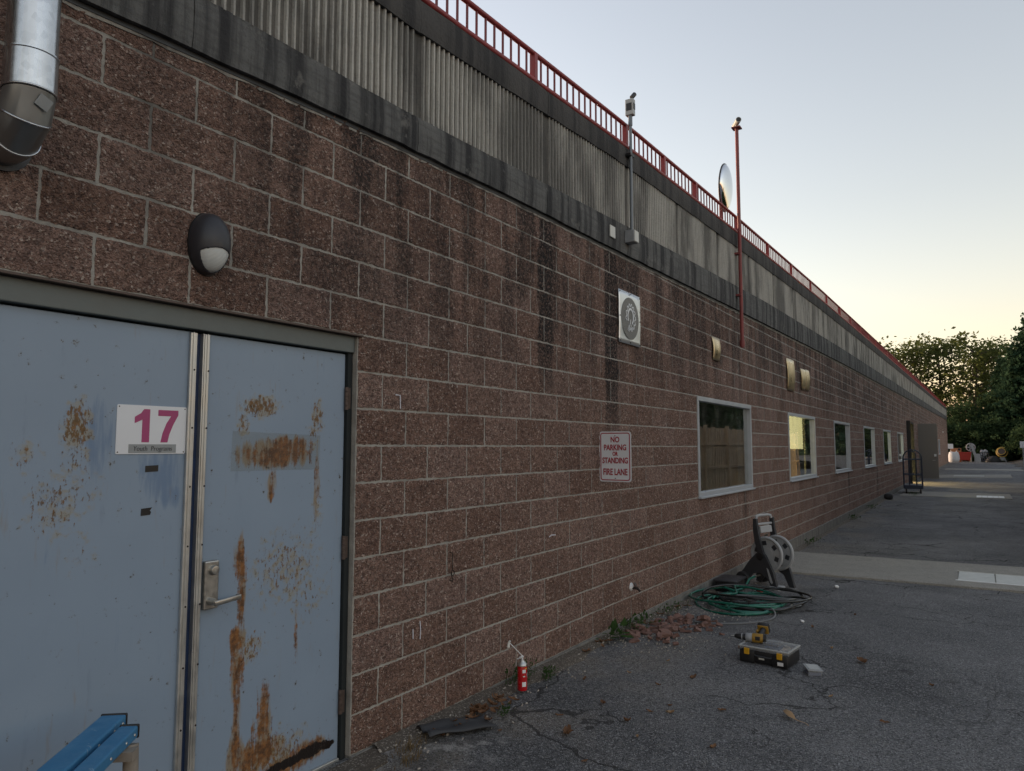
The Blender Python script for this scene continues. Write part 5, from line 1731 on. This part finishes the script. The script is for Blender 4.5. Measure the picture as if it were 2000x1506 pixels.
def leaves():
    rnd = random.Random(31)
    ms = [leaf_mesh(rnd, rnd.uniform(.05, .085), rnd.uniform(.03, .055), rnd.uniform(.01, .03)) for _ in range(8)]
    for m in ms: m.materials.append(M['dryleaf'])
    mt = [leaf_mesh(rnd, rnd.uniform(.04, .07), rnd.uniform(.02, .04), rnd.uniform(.01, .03)) for _ in range(4)]
    for m in mt: m.materials.append(M['tanleaf'])
    def drop(me, x, y, lab, grp, sc=1.0, up=0.0):
        o = bpy.data.objects.new('fallen_leaf', me); col.objects.link(o)
        o.location = (x, y, gz(x) + .004 + up); o.rotation_euler = (rnd.uniform(-.25, .25), rnd.uniform(-.25, .25), rnd.uniform(0, 6.28)); o.scale = (sc,) * 3
        tag(o, lab, 'leaf', grp)
    big = [leaf_mesh(rnd, .09, .065, .03) for _ in range(2)]
    for m in big: m.materials.append(M['dryleaf'])
    drop(big[0], 3.78, -.80, 'curled red-brown leaf on the asphalt near the felt scrap', None, 1.1)
    drop(big[1], 6.30, -2.02, 'large brown leaf lying right of the clear box', None, 1.2)
    for k in range(46):
        x, y = 3.72 + rnd.gauss(0, .16), -.16 - abs(rnd.gauss(0, .07))
        drop(rnd.choice(ms), x, y, 'brown dry leaf in the drift beside the felt scrap', 'dry leaves drifted at the wall base', rnd.uniform(.7, 1.1), rnd.uniform(0, .035))
    for x, y in ((4.42, -1.17), (4.38, -1.05), (4.55, -1.12), (5.32, -1.95), (5.96, -2.5), (4.9, -.9), (4.0, -.62), (4.15, -1.0), (5.2, -1.05), (4.65, -1.42), (4.05, -1.55), (6.6, -1.75), (5.05, -.62), (4.72, -.42), (3.95, -1.15), (5.5, -.75), (7.4, -1.45), (3.6, -.45), (5.0, -2.3), (8.3, -1.7), (4.35, -.75), (6.2, -1.1), (3.5, -1.05)):
        drop(rnd.choice(ms + mt), x, y, 'small dry leaf lying loose on the open asphalt', 'loose leaves on the asphalt', rnd.uniform(.6, .95))
    for k in range(26):
        x = rnd.uniform(5.3, 9.0)
        drop(rnd.choice(ms), x, -rnd.uniform(.06, .22), 'dry leaf caught along the wall base near the rubble', 'leaves along the wall near the rubble', rnd.uniform(.6, 1.0), .012)
    # long pale curled leaf with a stalk
    V, F = [], []
    pts = [(-.115, -.045, .004, .006), (-.09, -.035, .012, .006), (-.05, -.012, .010, .010), (-.015, 0, .010, .012), (.005, .01, .020, .040), (.045, .015, .030, .050), (.085, .012, .022, .036), (.10, .008, .012, .010)]
    for x, y, z, w in pts:
        V += [(x, y - w / 2, z), (x + .003, y, z + w * .25), (x, y + w / 2, z)]
    for i in range(len(pts) - 1):
        for s in (0, 1):
            a = i * 3 + s; F.append((a, a + 1, a + 4, a + 3))
    me = bpy.data.meshes.new('fallen_leaf'); me.from_pydata(V, [], F); me.shade_smooth(); me.materials.append(M['tanleaf'])
    o = link_mesh('fallen_leaf', me, None, None, (4.74, -1.83, gz(4.7) + .004)); o.rotation_euler = (0, 0, R(35))
    tag(o, 'long pale curled leaf with a stalk on open asphalt', 'leaf')
leaves()
def weeds():
    rnd = random.Random(77)
    def plant(x, y, h, n, spread, lab, mat='weed', wid=.03, grass=False):
        o = tag(empty('weed', (x, y, gz(x) + .01)), lab, 'weed')
        mb = MB()
        for k in range(n):
            a = rnd.uniform(0, 6.28); tilt = rnd.uniform(.1, 1.25)
            L = h * rnd.uniform(.5, 1.1)
            base = Vector((rnd.gauss(0, spread), rnd.gauss(0, spread * .45), 0))
            if y + base.y > -.03: base.y = -.03 - y
            d = Vector((math.cos(a) * math.sin(tilt), math.sin(a) * math.sin(tilt), math.cos(tilt)))
            if d.y > 0: d.y *= -.4
            s = d.cross(Vector((0, 0, 1)))
            s = s.normalized() if s.length > .01 else Vector((1, 0, 0))
            w = wid * rnd.uniform(.5, 1.2)
            if grass:
                p = [base, base + d * L * .5 + Vector((0, 0, .01)), base + d * L - Vector((0, 0, L * .15))]
                mb.add([p[0] - s * w * .1, p[0] + s * w * .1, p[1] + s * w * .09, p[1] - s * w * .09, p[2]], [(0, 1, 2, 3), (3, 2, 4)])
            else:
                c = base + d * L
                q = d + Vector((0, 0, -.5)); q.normalize()
                mb.add([c, c + q * w * .5 + s * w * .42, c + q * w * 1.3, c + q * w * .5 - s * w * .42], [(0, 1, 2, 3)])
                if k % 3 == 0: mb.tube([base, base + d * L * .5, c], .0015, 4)
        mb.build('leaves' if not grass else 'blades', M[mat], o, raw=True)
    plant(5.82, -.13, .09, 30, .07, 'broad-leaved green weed at the left end of the rubble', wid=.07)
    plant(6.35, -.09, .075, 90, .17, 'dense low green weeds along the wall behind the rubble', wid=.035)
    plant(4.42, -.06, .11, 120, .07, 'small mossy weed behind the red spray can', wid=.022)
    plant(4.58, -.19, .07, 70, .04, 'tuft of dark green weed right of the spray can', wid=.022)
    plant(3.83, -.33, .05, 34, .025, 'tiny bright green sprig beside the leaf drift', wid=.022)
    plant(3.08, -.20, .10, 70, .05, 'dry grass tuft at the corner of the door frame', 'drygrass', .02, True)
    plant(2.98, -.30, .08, 50, .05, 'sparse dry grass on the worn door apron', 'drygrass', .02, True)
    plant(7.25, -.09, .06, 80, .16, 'thin green weeds along the wall past the rubble', wid=.022)
    for x, l in ((14.5, 'weed tuft at the wall just past the concrete strip'), (19.8, 'weed tuft at the wall below the third window'), (23.4, 'weed tuft at the wall before the black bag'), (30.2, 'weed clump on the asphalt beside the blue cart')):
        plant(x, -.14 if x < 30 else -.75, .10, 60, .16, l, wid=.035)
weeds()

# ------------------------------------------------------------------ covers in the strips, things farther along the lane
def covers():
    o = tag(empty('drain_cover', (11.9, -2.95, gz(11.9) + .037)), 'worn pale-painted drain cover in the near concrete strip', 'cover')
    for k in range(2):
        MB().b2(-.39, .39, -.42 + k * .43, -.005 + k * .43, 0, .008, .002).build('panel', M['plate'], o)
    MB().b2(-.42, -.395, -.45, .45, -.002, .010).build('edge_bar', M['white'], o)
    MB().b2(.395, .42, -.45, .45, -.002, .010).build('edge_bar', M['steel'], o)
    o = tag(empty('drain_cover', (30.7, -3.08, gz(30.7) + .022)), 'bright white cover in the strip by the blue cart', 'cover')
    for k in range(5): MB().b2(-.55, .55, -.40 + k * .165, -.245 + k * .165, 0, .012, .002).build('panel', M['white'], o)
    o = tag(empty('drain_grate', (51.0, -2.2, gz(51) + .022)), 'steel drain grate in the far concrete strip', 'grate')
    for k in range(18): MB().b2(-1.1, 1.1, -.75 + k * .085, -.71 + k * .085, 0, .015).build('bar', M['plate'], o)
covers()

def cart():
    o = tag(empty('platform_cart', (32.0, -.62, gz(32)), R(4)), 'dark blue tall-handled platform cart standing at the wall', 'cart')
    L, W = 1.35, .62
    dk = MB().b2(-L / 2, L / 2, -W / 2, W / 2, .19, .33, .01).build('deck', M['cartblue'], o)
    def arch(x, w, h, nm):
        mb = MB()
        pts = [(x, -w / 2, .22), (x, -w / 2, h - w / 2)] + [(x, -w / 2 * math.cos(a), h - w / 2 + w / 2 * math.sin(a)) for a in np.linspace(.15, math.pi - .15, 12)] + [(x, w / 2, h - w / 2), (x, w / 2, .22)]
        mb.tube(pts, .022, 8)
        return mb.build(nm, M['cartblue'], o, smooth=60)
    a = arch(-L / 2 + .03, W, 1.66, 'end_frame')
    b = arch(L / 2 - .03, W, 1.66, 'end_frame')
    for fr, x in ((a, -L / 2 + .03), (b, L / 2 - .03)):
        for z in (.72, 1.30):
            MB().tube([(x, -W / 2, z), (x, W / 2, z)], .018, 8).build('cross_bar', M['cartblue'], fr)
    arch(-L / 2 + .05, .24, 1.60, 'inner_handle')
    for sx in (-.5, .5):
        for sy in (-.24, .24):
            w = MB().lathe([(.085, -.025), (.095, -.012), (.095, .012), (.085, .025)], 18, rot_axis(R(90), 'X'), (sx, sy, .095)).build('wheel', M['rubber'], o, smooth=40)
            MB().box((sx, sy, .16), (.06, .07, .07)).build('caster', M['steel'], w)
cart()
tag(MB().box((0, 0, .10), (.42, .26, .20), None, .07).build('black_bag', M['rubber'], None, (27.9, -.15, gz(28)), smooth=60), 'small black bag lying against the wall base', 'bag')
tag(MB().box((0, 0, .02), (.06, .05, .035), Euler((.2, .1, .4)), .012).build('litter', M['white'], None, (10.05, -1.25, gz(10)), smooth=60), 'small white litter on asphalt in front of the strip', 'litter')
tag(MB().box((0, 0, .012), (.04, .035, .022), Euler((.2, .1, .4)), .008).build('litter', M['white'], None, (7.6, -1.32, gz(7.6)), smooth=60), 'tiny white stone right of the hose loops', 'litter')

def far_pile():
    X = 95.0
    g = gz(95)
    # bulk bag
    o = tag(empty('bulk_bag', (93.5, -.36, g)), 'full white woven bulk bag at the end of the building', 'bag')
    prof = [(.40, 0), (.50, .06), (.54, .35), (.53, .75), (.47, 1.0), (.44, 1.10), (.30, 1.12), (0, 1.08)]
    q = MB(); q.lathe(prof, 20); me = q.mesh('bag_body', 60)
    rnd = random.Random(2)
    for v in me.vertices: v.co *= 1 + rnd.uniform(-.03, .03)
    link_mesh('bag_body', me, M['bag'], o)
    for a in (.8, 2.4, 3.9, 5.5):
        c, s = math.cos(a) * .44, math.sin(a) * .44
        MB().tube([(c, s, 1.02), (c * .85, s * .85, 1.27), (c * .6, s * .6, 1.08)], .03, 6).build('loop', M['bag'], o, smooth=60)
    o = tag(empty('pipe_box', (95.6, -.55, g)), 'orange-brown box with a round hole standing behind the bulk bag', 'box')
    MB().b2(-.3, .3, -.5, .5, 0, 1.55, .02).build('box_body', M['orange'], o)
    MB().lathe([(.13, 0), (.13, .02)], 18, rot_axis(R(-90), 'Y'), (-.31, -.30, 1.40)).build('hole', M['black'], o)
    o = tag(empty('notice_board', (94.8, -.05, g)), 'small white notice board above the bulk bag', 'sign')
    MB().tube([(0, 0, 0), (0, 0, 1.5)], .03, 8).build('post', M['wood_raw'], o)
    MB().b2(-.02, .02, -.26, .26, 1.48, 2.02).build('board', M['white'], o)
    o = tag(empty('red_tub', (95.3, -1.42, g)), 'red plastic skip tub beside the bulk bag', 'tub')
    MB().add([(-.5, -.45, .2), (.5, -.45, .2), (.5, .45, .2), (-.5, .45, .2), (-.6, -.58, 1.12), (.6, -.58, 1.12), (.6, .58, 1.12), (-.6, .58, 1.12)], [(3, 2, 1, 0), (0, 1, 5, 4), (1, 2, 6, 5), (2, 3, 7, 6), (3, 0, 4, 7), (4, 5, 6, 7)]).build('tub_body', M['tarpred'], o)
    for y in (-.35, .35): MB().b2(-.4, .4, y - .05, y + .05, 0, .2).build('runner', M['wood_raw'], o)
    o = tag(empty('round_fan', (96.0, -1.95, g)), 'grey round drum fan standing behind the red tub', 'fan')
    MB().tube([(.45 * 0, .42 * math.cos(a), 1.65 + .42 * math.sin(a)) for a in np.linspace(0, 6.283, 28, endpoint=False)], .05, 8, closed=True).build('shroud', M['pgrey'], o, smooth=60)
    for k in range(5):
        a = k * 1.2566
        MB().box((0, .2 * math.cos(a), 1.65 + .2 * math.sin(a)), (.03, .36, .14), rot_axis(a, 'X')).build('blade', M['greybox'], o)
    MB().tube([(0, 0, 0), (0, 0, 1.25)], .05, 8).build('stand', M['pgrey'], o)
    tag(MB().box((0, 0, 1.0), (.06, .26, 2.05), Euler((R(-14), 0, 0))).build('leaning_board', M['pgrey'], None, (94.6, -2.28, g)), 'narrow pale board leaning among the gear', 'board')
    o = tag(empty('metal_panels', (94.8, -2.55, g)), 'grey sheet panels leaning beside the cage cart', 'panels')
    for k in range(3): MB().box((k * .10, 0, .47), (.03, .62, .95), Euler((0, R(8), 0))).build('sheet', M['pgrey'], o)
    o = tag(empty('cage_cart', (95.2, -3.2, g)), 'wire cage cart heaped with pale junk', 'cart')
    MB().b2(-.4, .4, -.40, .40, .18, .24).build('deck', M['cartblue'], o)
    for x in (-.4, .4):
        for k in range(5): MB().tube([(x, -.38 + k * .19, .1), (x, -.38 + k * .19, 1.12)], .02, 6).build('cage_bar', M['cartblue'], o)
        for z in (.5, 1.1): MB().tube([(x, -.38, z), (x, .38, z)], .02, 6).build('cage_bar', M['cartblue'], o)
    rnd = random.Random(6)
    for k in range(8):
        MB().box((rnd.uniform(-.2, .2), rnd.uniform(-.25, .25), .5 + rnd.random() * .75), (.3, .3, .25), Euler((rnd.random(), rnd.random(), rnd.random())), .02).build('junk_piece', M['pgrey'], o)
    o = tag(empty('cement_mixer', (96.5, -4.85, g)), 'cement mixer with a yellow drum ring on a grey stand', 'mixer')
    ax = Vector((-1, .15, .25)).normalized(); q = ax.to_track_quat('Z', 'Y').to_matrix()
    MB().lathe([(.0, -.45), (.30, -.42), (.50, -.1), (.52, .05), (.42, .30), (.36, .42)], 28, q, (0, 0, 1.10)).build('drum', M['hinge'], o, smooth=40)
    MB().tube([Vector((0, 0, 1.10)) + q @ Vector((.53 * math.cos(a), .53 * math.sin(a), .08)) for a in np.linspace(0, 6.283, 36, endpoint=False)], .045, 8, closed=True).build('drum_ring', M['mixyel'], o, smooth=60)
    MB().tube([Vector((0, 0, 1.10)) + q @ Vector((.36 * math.cos(a), .36 * math.sin(a), .43)) for a in np.linspace(0, 6.283, 28, endpoint=False)], .03, 8, closed=True).build('mouth_rim', M['mixyel'], o, smooth=60)
    mb = MB()
    for y in (-.34, .34): mb.tube([(-.45, y, 0), (0, y * .3, .8), (.4, y, 0)], .04, 8)
    mb.build('stand', M['pgrey'], o)
    MB().b2(-.25, .25, -.2, .2, .18, .55, .03).build('motor_box', M['pgrey'], o)
    for y in (-.4, .4): MB().lathe([(.18, -.04), (.18, .04)], 18, rot_axis(R(90), 'X'), (.35, y, .18)).build('wheel', M['rubber'], o)
    o = tag(empty('dark_tarp_heap', (96.2, -4.0, g)), 'dark tarpaulin heap between the cage cart and the mixer', 'heap')
    hm = bpy.data.meshes.new('tarp'); bm = bmesh.new(); bmesh.ops.create_icosphere(bm, subdivisions=3, radius=1)
    for v in bm.verts: v.co = Vector((v.co.x * .6, v.co.y * .75, max(0, v.co.z) * .7 + .05 * math.sin(v.co.x * 9) * math.cos(v.co.y * 7)))
    bm.to_mesh(hm); bm.free(); link_mesh('tarp', hm, M['rubber'], o)
    # sign at the right edge of the lane
    o = tag(empty('lane_sign', (60.0, -5.28, gz(60))), 'small white sign on a post at the right edge of the lane', 'sign')
    MB().tube([(0, 0, 0), (0, 0, 1.9)], .035, 8).build('post', M['pgrey'], o)
    MB().b2(-.03, -.005, -.16, .16, 1.66, 2.10, .004).build('panel', M['white'], o)
    # dirt bank
    V, F = [], []
    rnd = random.Random(12)
    n, m = 26, 8
    for i in range(n + 1):
        for j in range(m + 1):
            x = 60 + i * 1.6; y = -5.6 - j * 1.1 - .3 * math.sin(i)
            V.append((x, y, gz(x) + (.02 if j == 0 else .10 + .55 * min(1, j / 3) + rnd.uniform(-.12, .12))))
    for i in range(n):
        for j in range(m):
            a = i * (m + 1) + j; F.append((a, a + 1, a + m + 2, a + m + 1))
    mb = MB(); mb.add(V, F); tag(mb.build('dirt_bank', M['dirt'], smooth=180), 'low dirt bank at the right side of the lane', kind='structure')
far_pile()

# ------------------------------------------------------------------ trees
def crown_leaves(rnd, pts, per, rad, size, droop=0.0):
    V, F = [], []
    for c in pts:
        rs = rnd.uniform(.55, 1.5)
        for _ in range(int(per * rnd.choice((.35, .8, 1.0, 1.3, 1.9)))):
            p = Vector(c) + Vector([max(-1.7, min(1.7, rnd.gauss(0, 1))) * k_ * rs for k_ in (rad, rad, rad * .7)])
            s = size * rnd.uniform(.6, 1.3)
            a = Vector((rnd.gauss(0, 1), rnd.gauss(0, 1), rnd.gauss(-droop, .6))).normalized()
            b = a.orthogonal(); b.rotate(Matrix.Rotation(rnd.uniform(0, 6.28), 3, a)); b.normalize()
            n = len(V)
            V += [p - a * s * .6, p + b * s * .38, p + a * s * .6, p - b * s * .38]
            F.append((n, n + 1, n + 2, n + 3))
    me = bpy.data.meshes.new('crown'); me.from_pydata([tuple(v) for v in V], [], F)
    return me
def decid(seed, H, Rw, per, dens, size, mat, low=.25, clump=.55):
    rnd = random.Random(seed)
    tr = MB()
    top = Vector((rnd.uniform(-.4, .4), rnd.uniform(-.4, .4), H * .86))
    path = [Vector((0, 0, -.1)), Vector((rnd.uniform(-.2, .2), rnd.uniform(-.2, .2), H * .3)), Vector((rnd.uniform(-.3, .3), rnd.uniform(-.3, .3), H * .6)), top]
    tr.tube(path, [H * .018, H * .014, H * .009, H * .003], 8)
    pts = []
    nl = int(dens)
    for k in range(nl):
        f = low + (1 - low) * (k + rnd.random()) / nl
        z = H * f * .92
        a = k * 2.4 + rnd.uniform(-.5, .5)
        L = Rw * (1 - ((f - .55) / .62) ** 2) ** .5 * rnd.uniform(.6, 1.15) if abs((f - .55) / .62) < 1 else Rw * .2
        b0 = path[1].lerp(top, max(0, min(1, (z / H - .3) / .56))) if z > H * .3 else Vector((0, 0, z))
        b1 = b0 + Vector((math.cos(a) * L * .5, math.sin(a) * L * .5, L * .25))
        b2 = b0 + Vector((math.cos(a) * L, math.sin(a) * L, L * rnd.uniform(.2, .6)))
        tr.tube([b0, b1, b2], [H * .006, H * .0035, H * .0012], 5)
        for q in range(7):
            t = .3 + .75 * q / 6
            p = b0.lerp(b2, t) + Vector((rnd.gauss(0, L * .16), rnd.gauss(0, L * .16), rnd.gauss(0, L * .12)))
            if rnd.random() < .88: pts.append(p)
    for k in range(int(nl * .5)):
        pts.append(top + Vector((rnd.gauss(0, Rw * .3), rnd.gauss(0, Rw * .3), rnd.gauss(H * .02, H * .05))))
    tm = tr.mesh('trunk', 60); tm.materials.append(M['bark'])
    cm = crown_leaves(rnd, pts, per, clump, size); cm.materials.append(M[mat])
    return tm, cm
def conifer(seed, H, Rw, mat):
    rnd = random.Random(seed)
    tr = MB(); tr.tube([(0, 0, -.1), (0, 0, H * .5), (0, 0, H)], [H * .016, H * .010, .02], 8)
    pts = []
    z = H * .05
    while z < H * .98:
        f = z / H
        nb = 7
        for k in range(nb):
            a = rnd.uniform(0, 6.28)
            L = Rw * (1 - f) ** .75 * rnd.uniform(.65, 1.1) + .15
            e = Vector((math.cos(a) * L, math.sin(a) * L, z - L * .22 + rnd.uniform(-.1, .25)))
            tr.tube([(0, 0, z), e], [.035 * (1 - f) + .01, .008], 4)
            n = max(3, int(L / .35))
            for q in range(1, n + 1):
                pts.append(Vector((0, 0, z)).lerp(e, q / n) + Vector((0, 0, .10 * math.sin(q / n * 3.1))))
        z += H * .022
    tm = tr.mesh('trunk', 60); tm.materials.append(M['bark'])
    cm = crown_leaves(rnd, pts, 11, .24, .34, .9); cm.materials.append(M[mat])
    return tm, cm
def plant_tree(name, kit, loc, rz, sc, lab, group):
    o = tag(empty(name, loc, rz), lab, 'tree', group)
    o.scale = (sc, sc, sc)
    for nm, me in (('trunk', kit[0]), ('crown', kit[1])):
        c = bpy.data.objects.new(nm, me); col.objects.link(c); c.parent = o
def trees():
    D1 = decid(1, 15.5, 4.2, 14, 34, .36, 'leaf_dec', .22, .55)
    D2 = decid(2, 14.0, 4.6, 14, 34, .36, 'leaf_dec', .20, .60)
    D3 = decid(3, 11.0, 4.4, 34, 30, .36, 'leaf_dark', .04, .70)
    C1 = conifer(4, 15.0, 4.4, 'leaf_con')
    C2 = conifer(5, 13.0, 4.8, 'leaf_con')
    C3 = conifer(7, 17.0, 8.2, 'leaf_con')
    B1 = decid(6, 5.0, 3.4, 60, 20, .30, 'leaf_dark', .0, .55)
    g = gz(110)
    spec = [('deciduous_tree', D1, (118, 9.5), 0, 1.08, 'tall thin-leaved tree farthest left over the red railing'),
            ('deciduous_tree', D2, (113, 5.4), 2.0, 1.16, 'tall backlit tree showing left over the roof end'),
            ('deciduous_tree', D1, (116, 1.4), 4.1, 1.14, 'tall backlit tree with a twiggy top over the building end'),
            ('deciduous_tree', D2, (111, -2.6), 3.2, 1.12, 'tall backlit tree straight beyond the lane'),
            ('deciduous_tree', D1, (120, -5.2), 5.0, 1.10, 'backlit tree partly behind the dark conifers'),
            ('broadleaf_tree', D3, (106, 3.2), .4, .62, 'dark bushy tree just behind the far building corner'),
            ('broadleaf_tree', D3, (104, -1.4), 2.2, .60, 'dark bushy tree behind the white bulk bag'),
            ('broadleaf_tree', D3, (105, -4.9), 4.4, .72, 'dark bushy tree behind the cement mixer'),
            ('conifer', C3, (104, -9.4), .3, 1.1, 'dark conifer nearest the right edge of the picture'),
            ('conifer', C2, (103, -6.9), 1.4, 1.0, 'dark conifer just left of the nearest one'),
            ('conifer', C1, (107, -5.6), 2.6, .84, 'smaller dark conifer to the right of the mixer'),
            ('conifer', C2, (92, -15.5), 3.3, 1.25, 'tallest dark conifer mostly beyond the right edge'),
            ('shrub', B1, (101, .2), .6, .8, 'low dark shrub behind the bulk bag'),
            ('shrub', B1, (100.5, -2.6), 1.9, .78, 'low dark shrub behind the cage cart'),
            ('shrub', B1, (101, -5.6), 3.1, .85, 'low dark shrub behind the mixer'),
            ('shrub', B1, (96, -8.2), 4.0, .8, 'low dark shrub at the right beside the dirt bank')]
    for nm, kit, (x, y), rz, s, lab in spec:
        plant_tree(nm, kit, (x, y, gz(x) - .05), rz, s, lab, 'trees beyond the end of the lane' if 'tree' in nm else None)
    # trees over the fence across the lane (mirrored in the windows)
    for i, (x, y, s) in enumerate(((17, -9.6, 1.0), (22.5, -9.9, .95), (28, -9.5, 1.05), (34, -10.0, .9), (41, -10.2, 1.0), (48, -10.5, .9), (56, -11, .95))):
        plant_tree('screen_shrub', B1, (x, y, gz(x) - .05), i * 1.3, s, ('dark tall shrub behind the board fence, %s from the near end of the fence' % ['first', 'second', 'third', 'fourth', 'fifth', 'sixth', 'seventh'][i]), 'shrubs behind the board fence')
trees()

# ------------------------------------------------------------------ board fence on the other side of the lane, mirrored in the glass
def fence():
    Y, x0, x1, top = -4.75, 14.0, 38.0, 2.45
    o = tag(empty('board_fence', (x0, Y, gz(20))), 'tall brown board fence opposite, mirrored in the large window', 'fence')
    pk = MB().b2(0, .19, -.010, .010, .03, top).mesh('board'); pk.materials.append(M['fence'])
    n = int((x1 - x0) / .225)
    rnd = random.Random(3)
    for k in range(n):
        b = bpy.data.objects.new('board', pk); col.objects.link(b); b.parent = o; b.location = (k * .225, rnd.uniform(-.004, .004), rnd.uniform(-.03, .03))
    for x in np.arange(0, x1 - x0 + .1, 2.4): MB().b2(x - .05, x + .05, .012, .11, 0, top + .08).build('post', M['fence'], o)
    for z in (.35, 1.1, 1.9): MB().b2(0, x1 - x0, .0115, .05, z - .045, z + .045).build('rail', M['fence'], o)
fence()
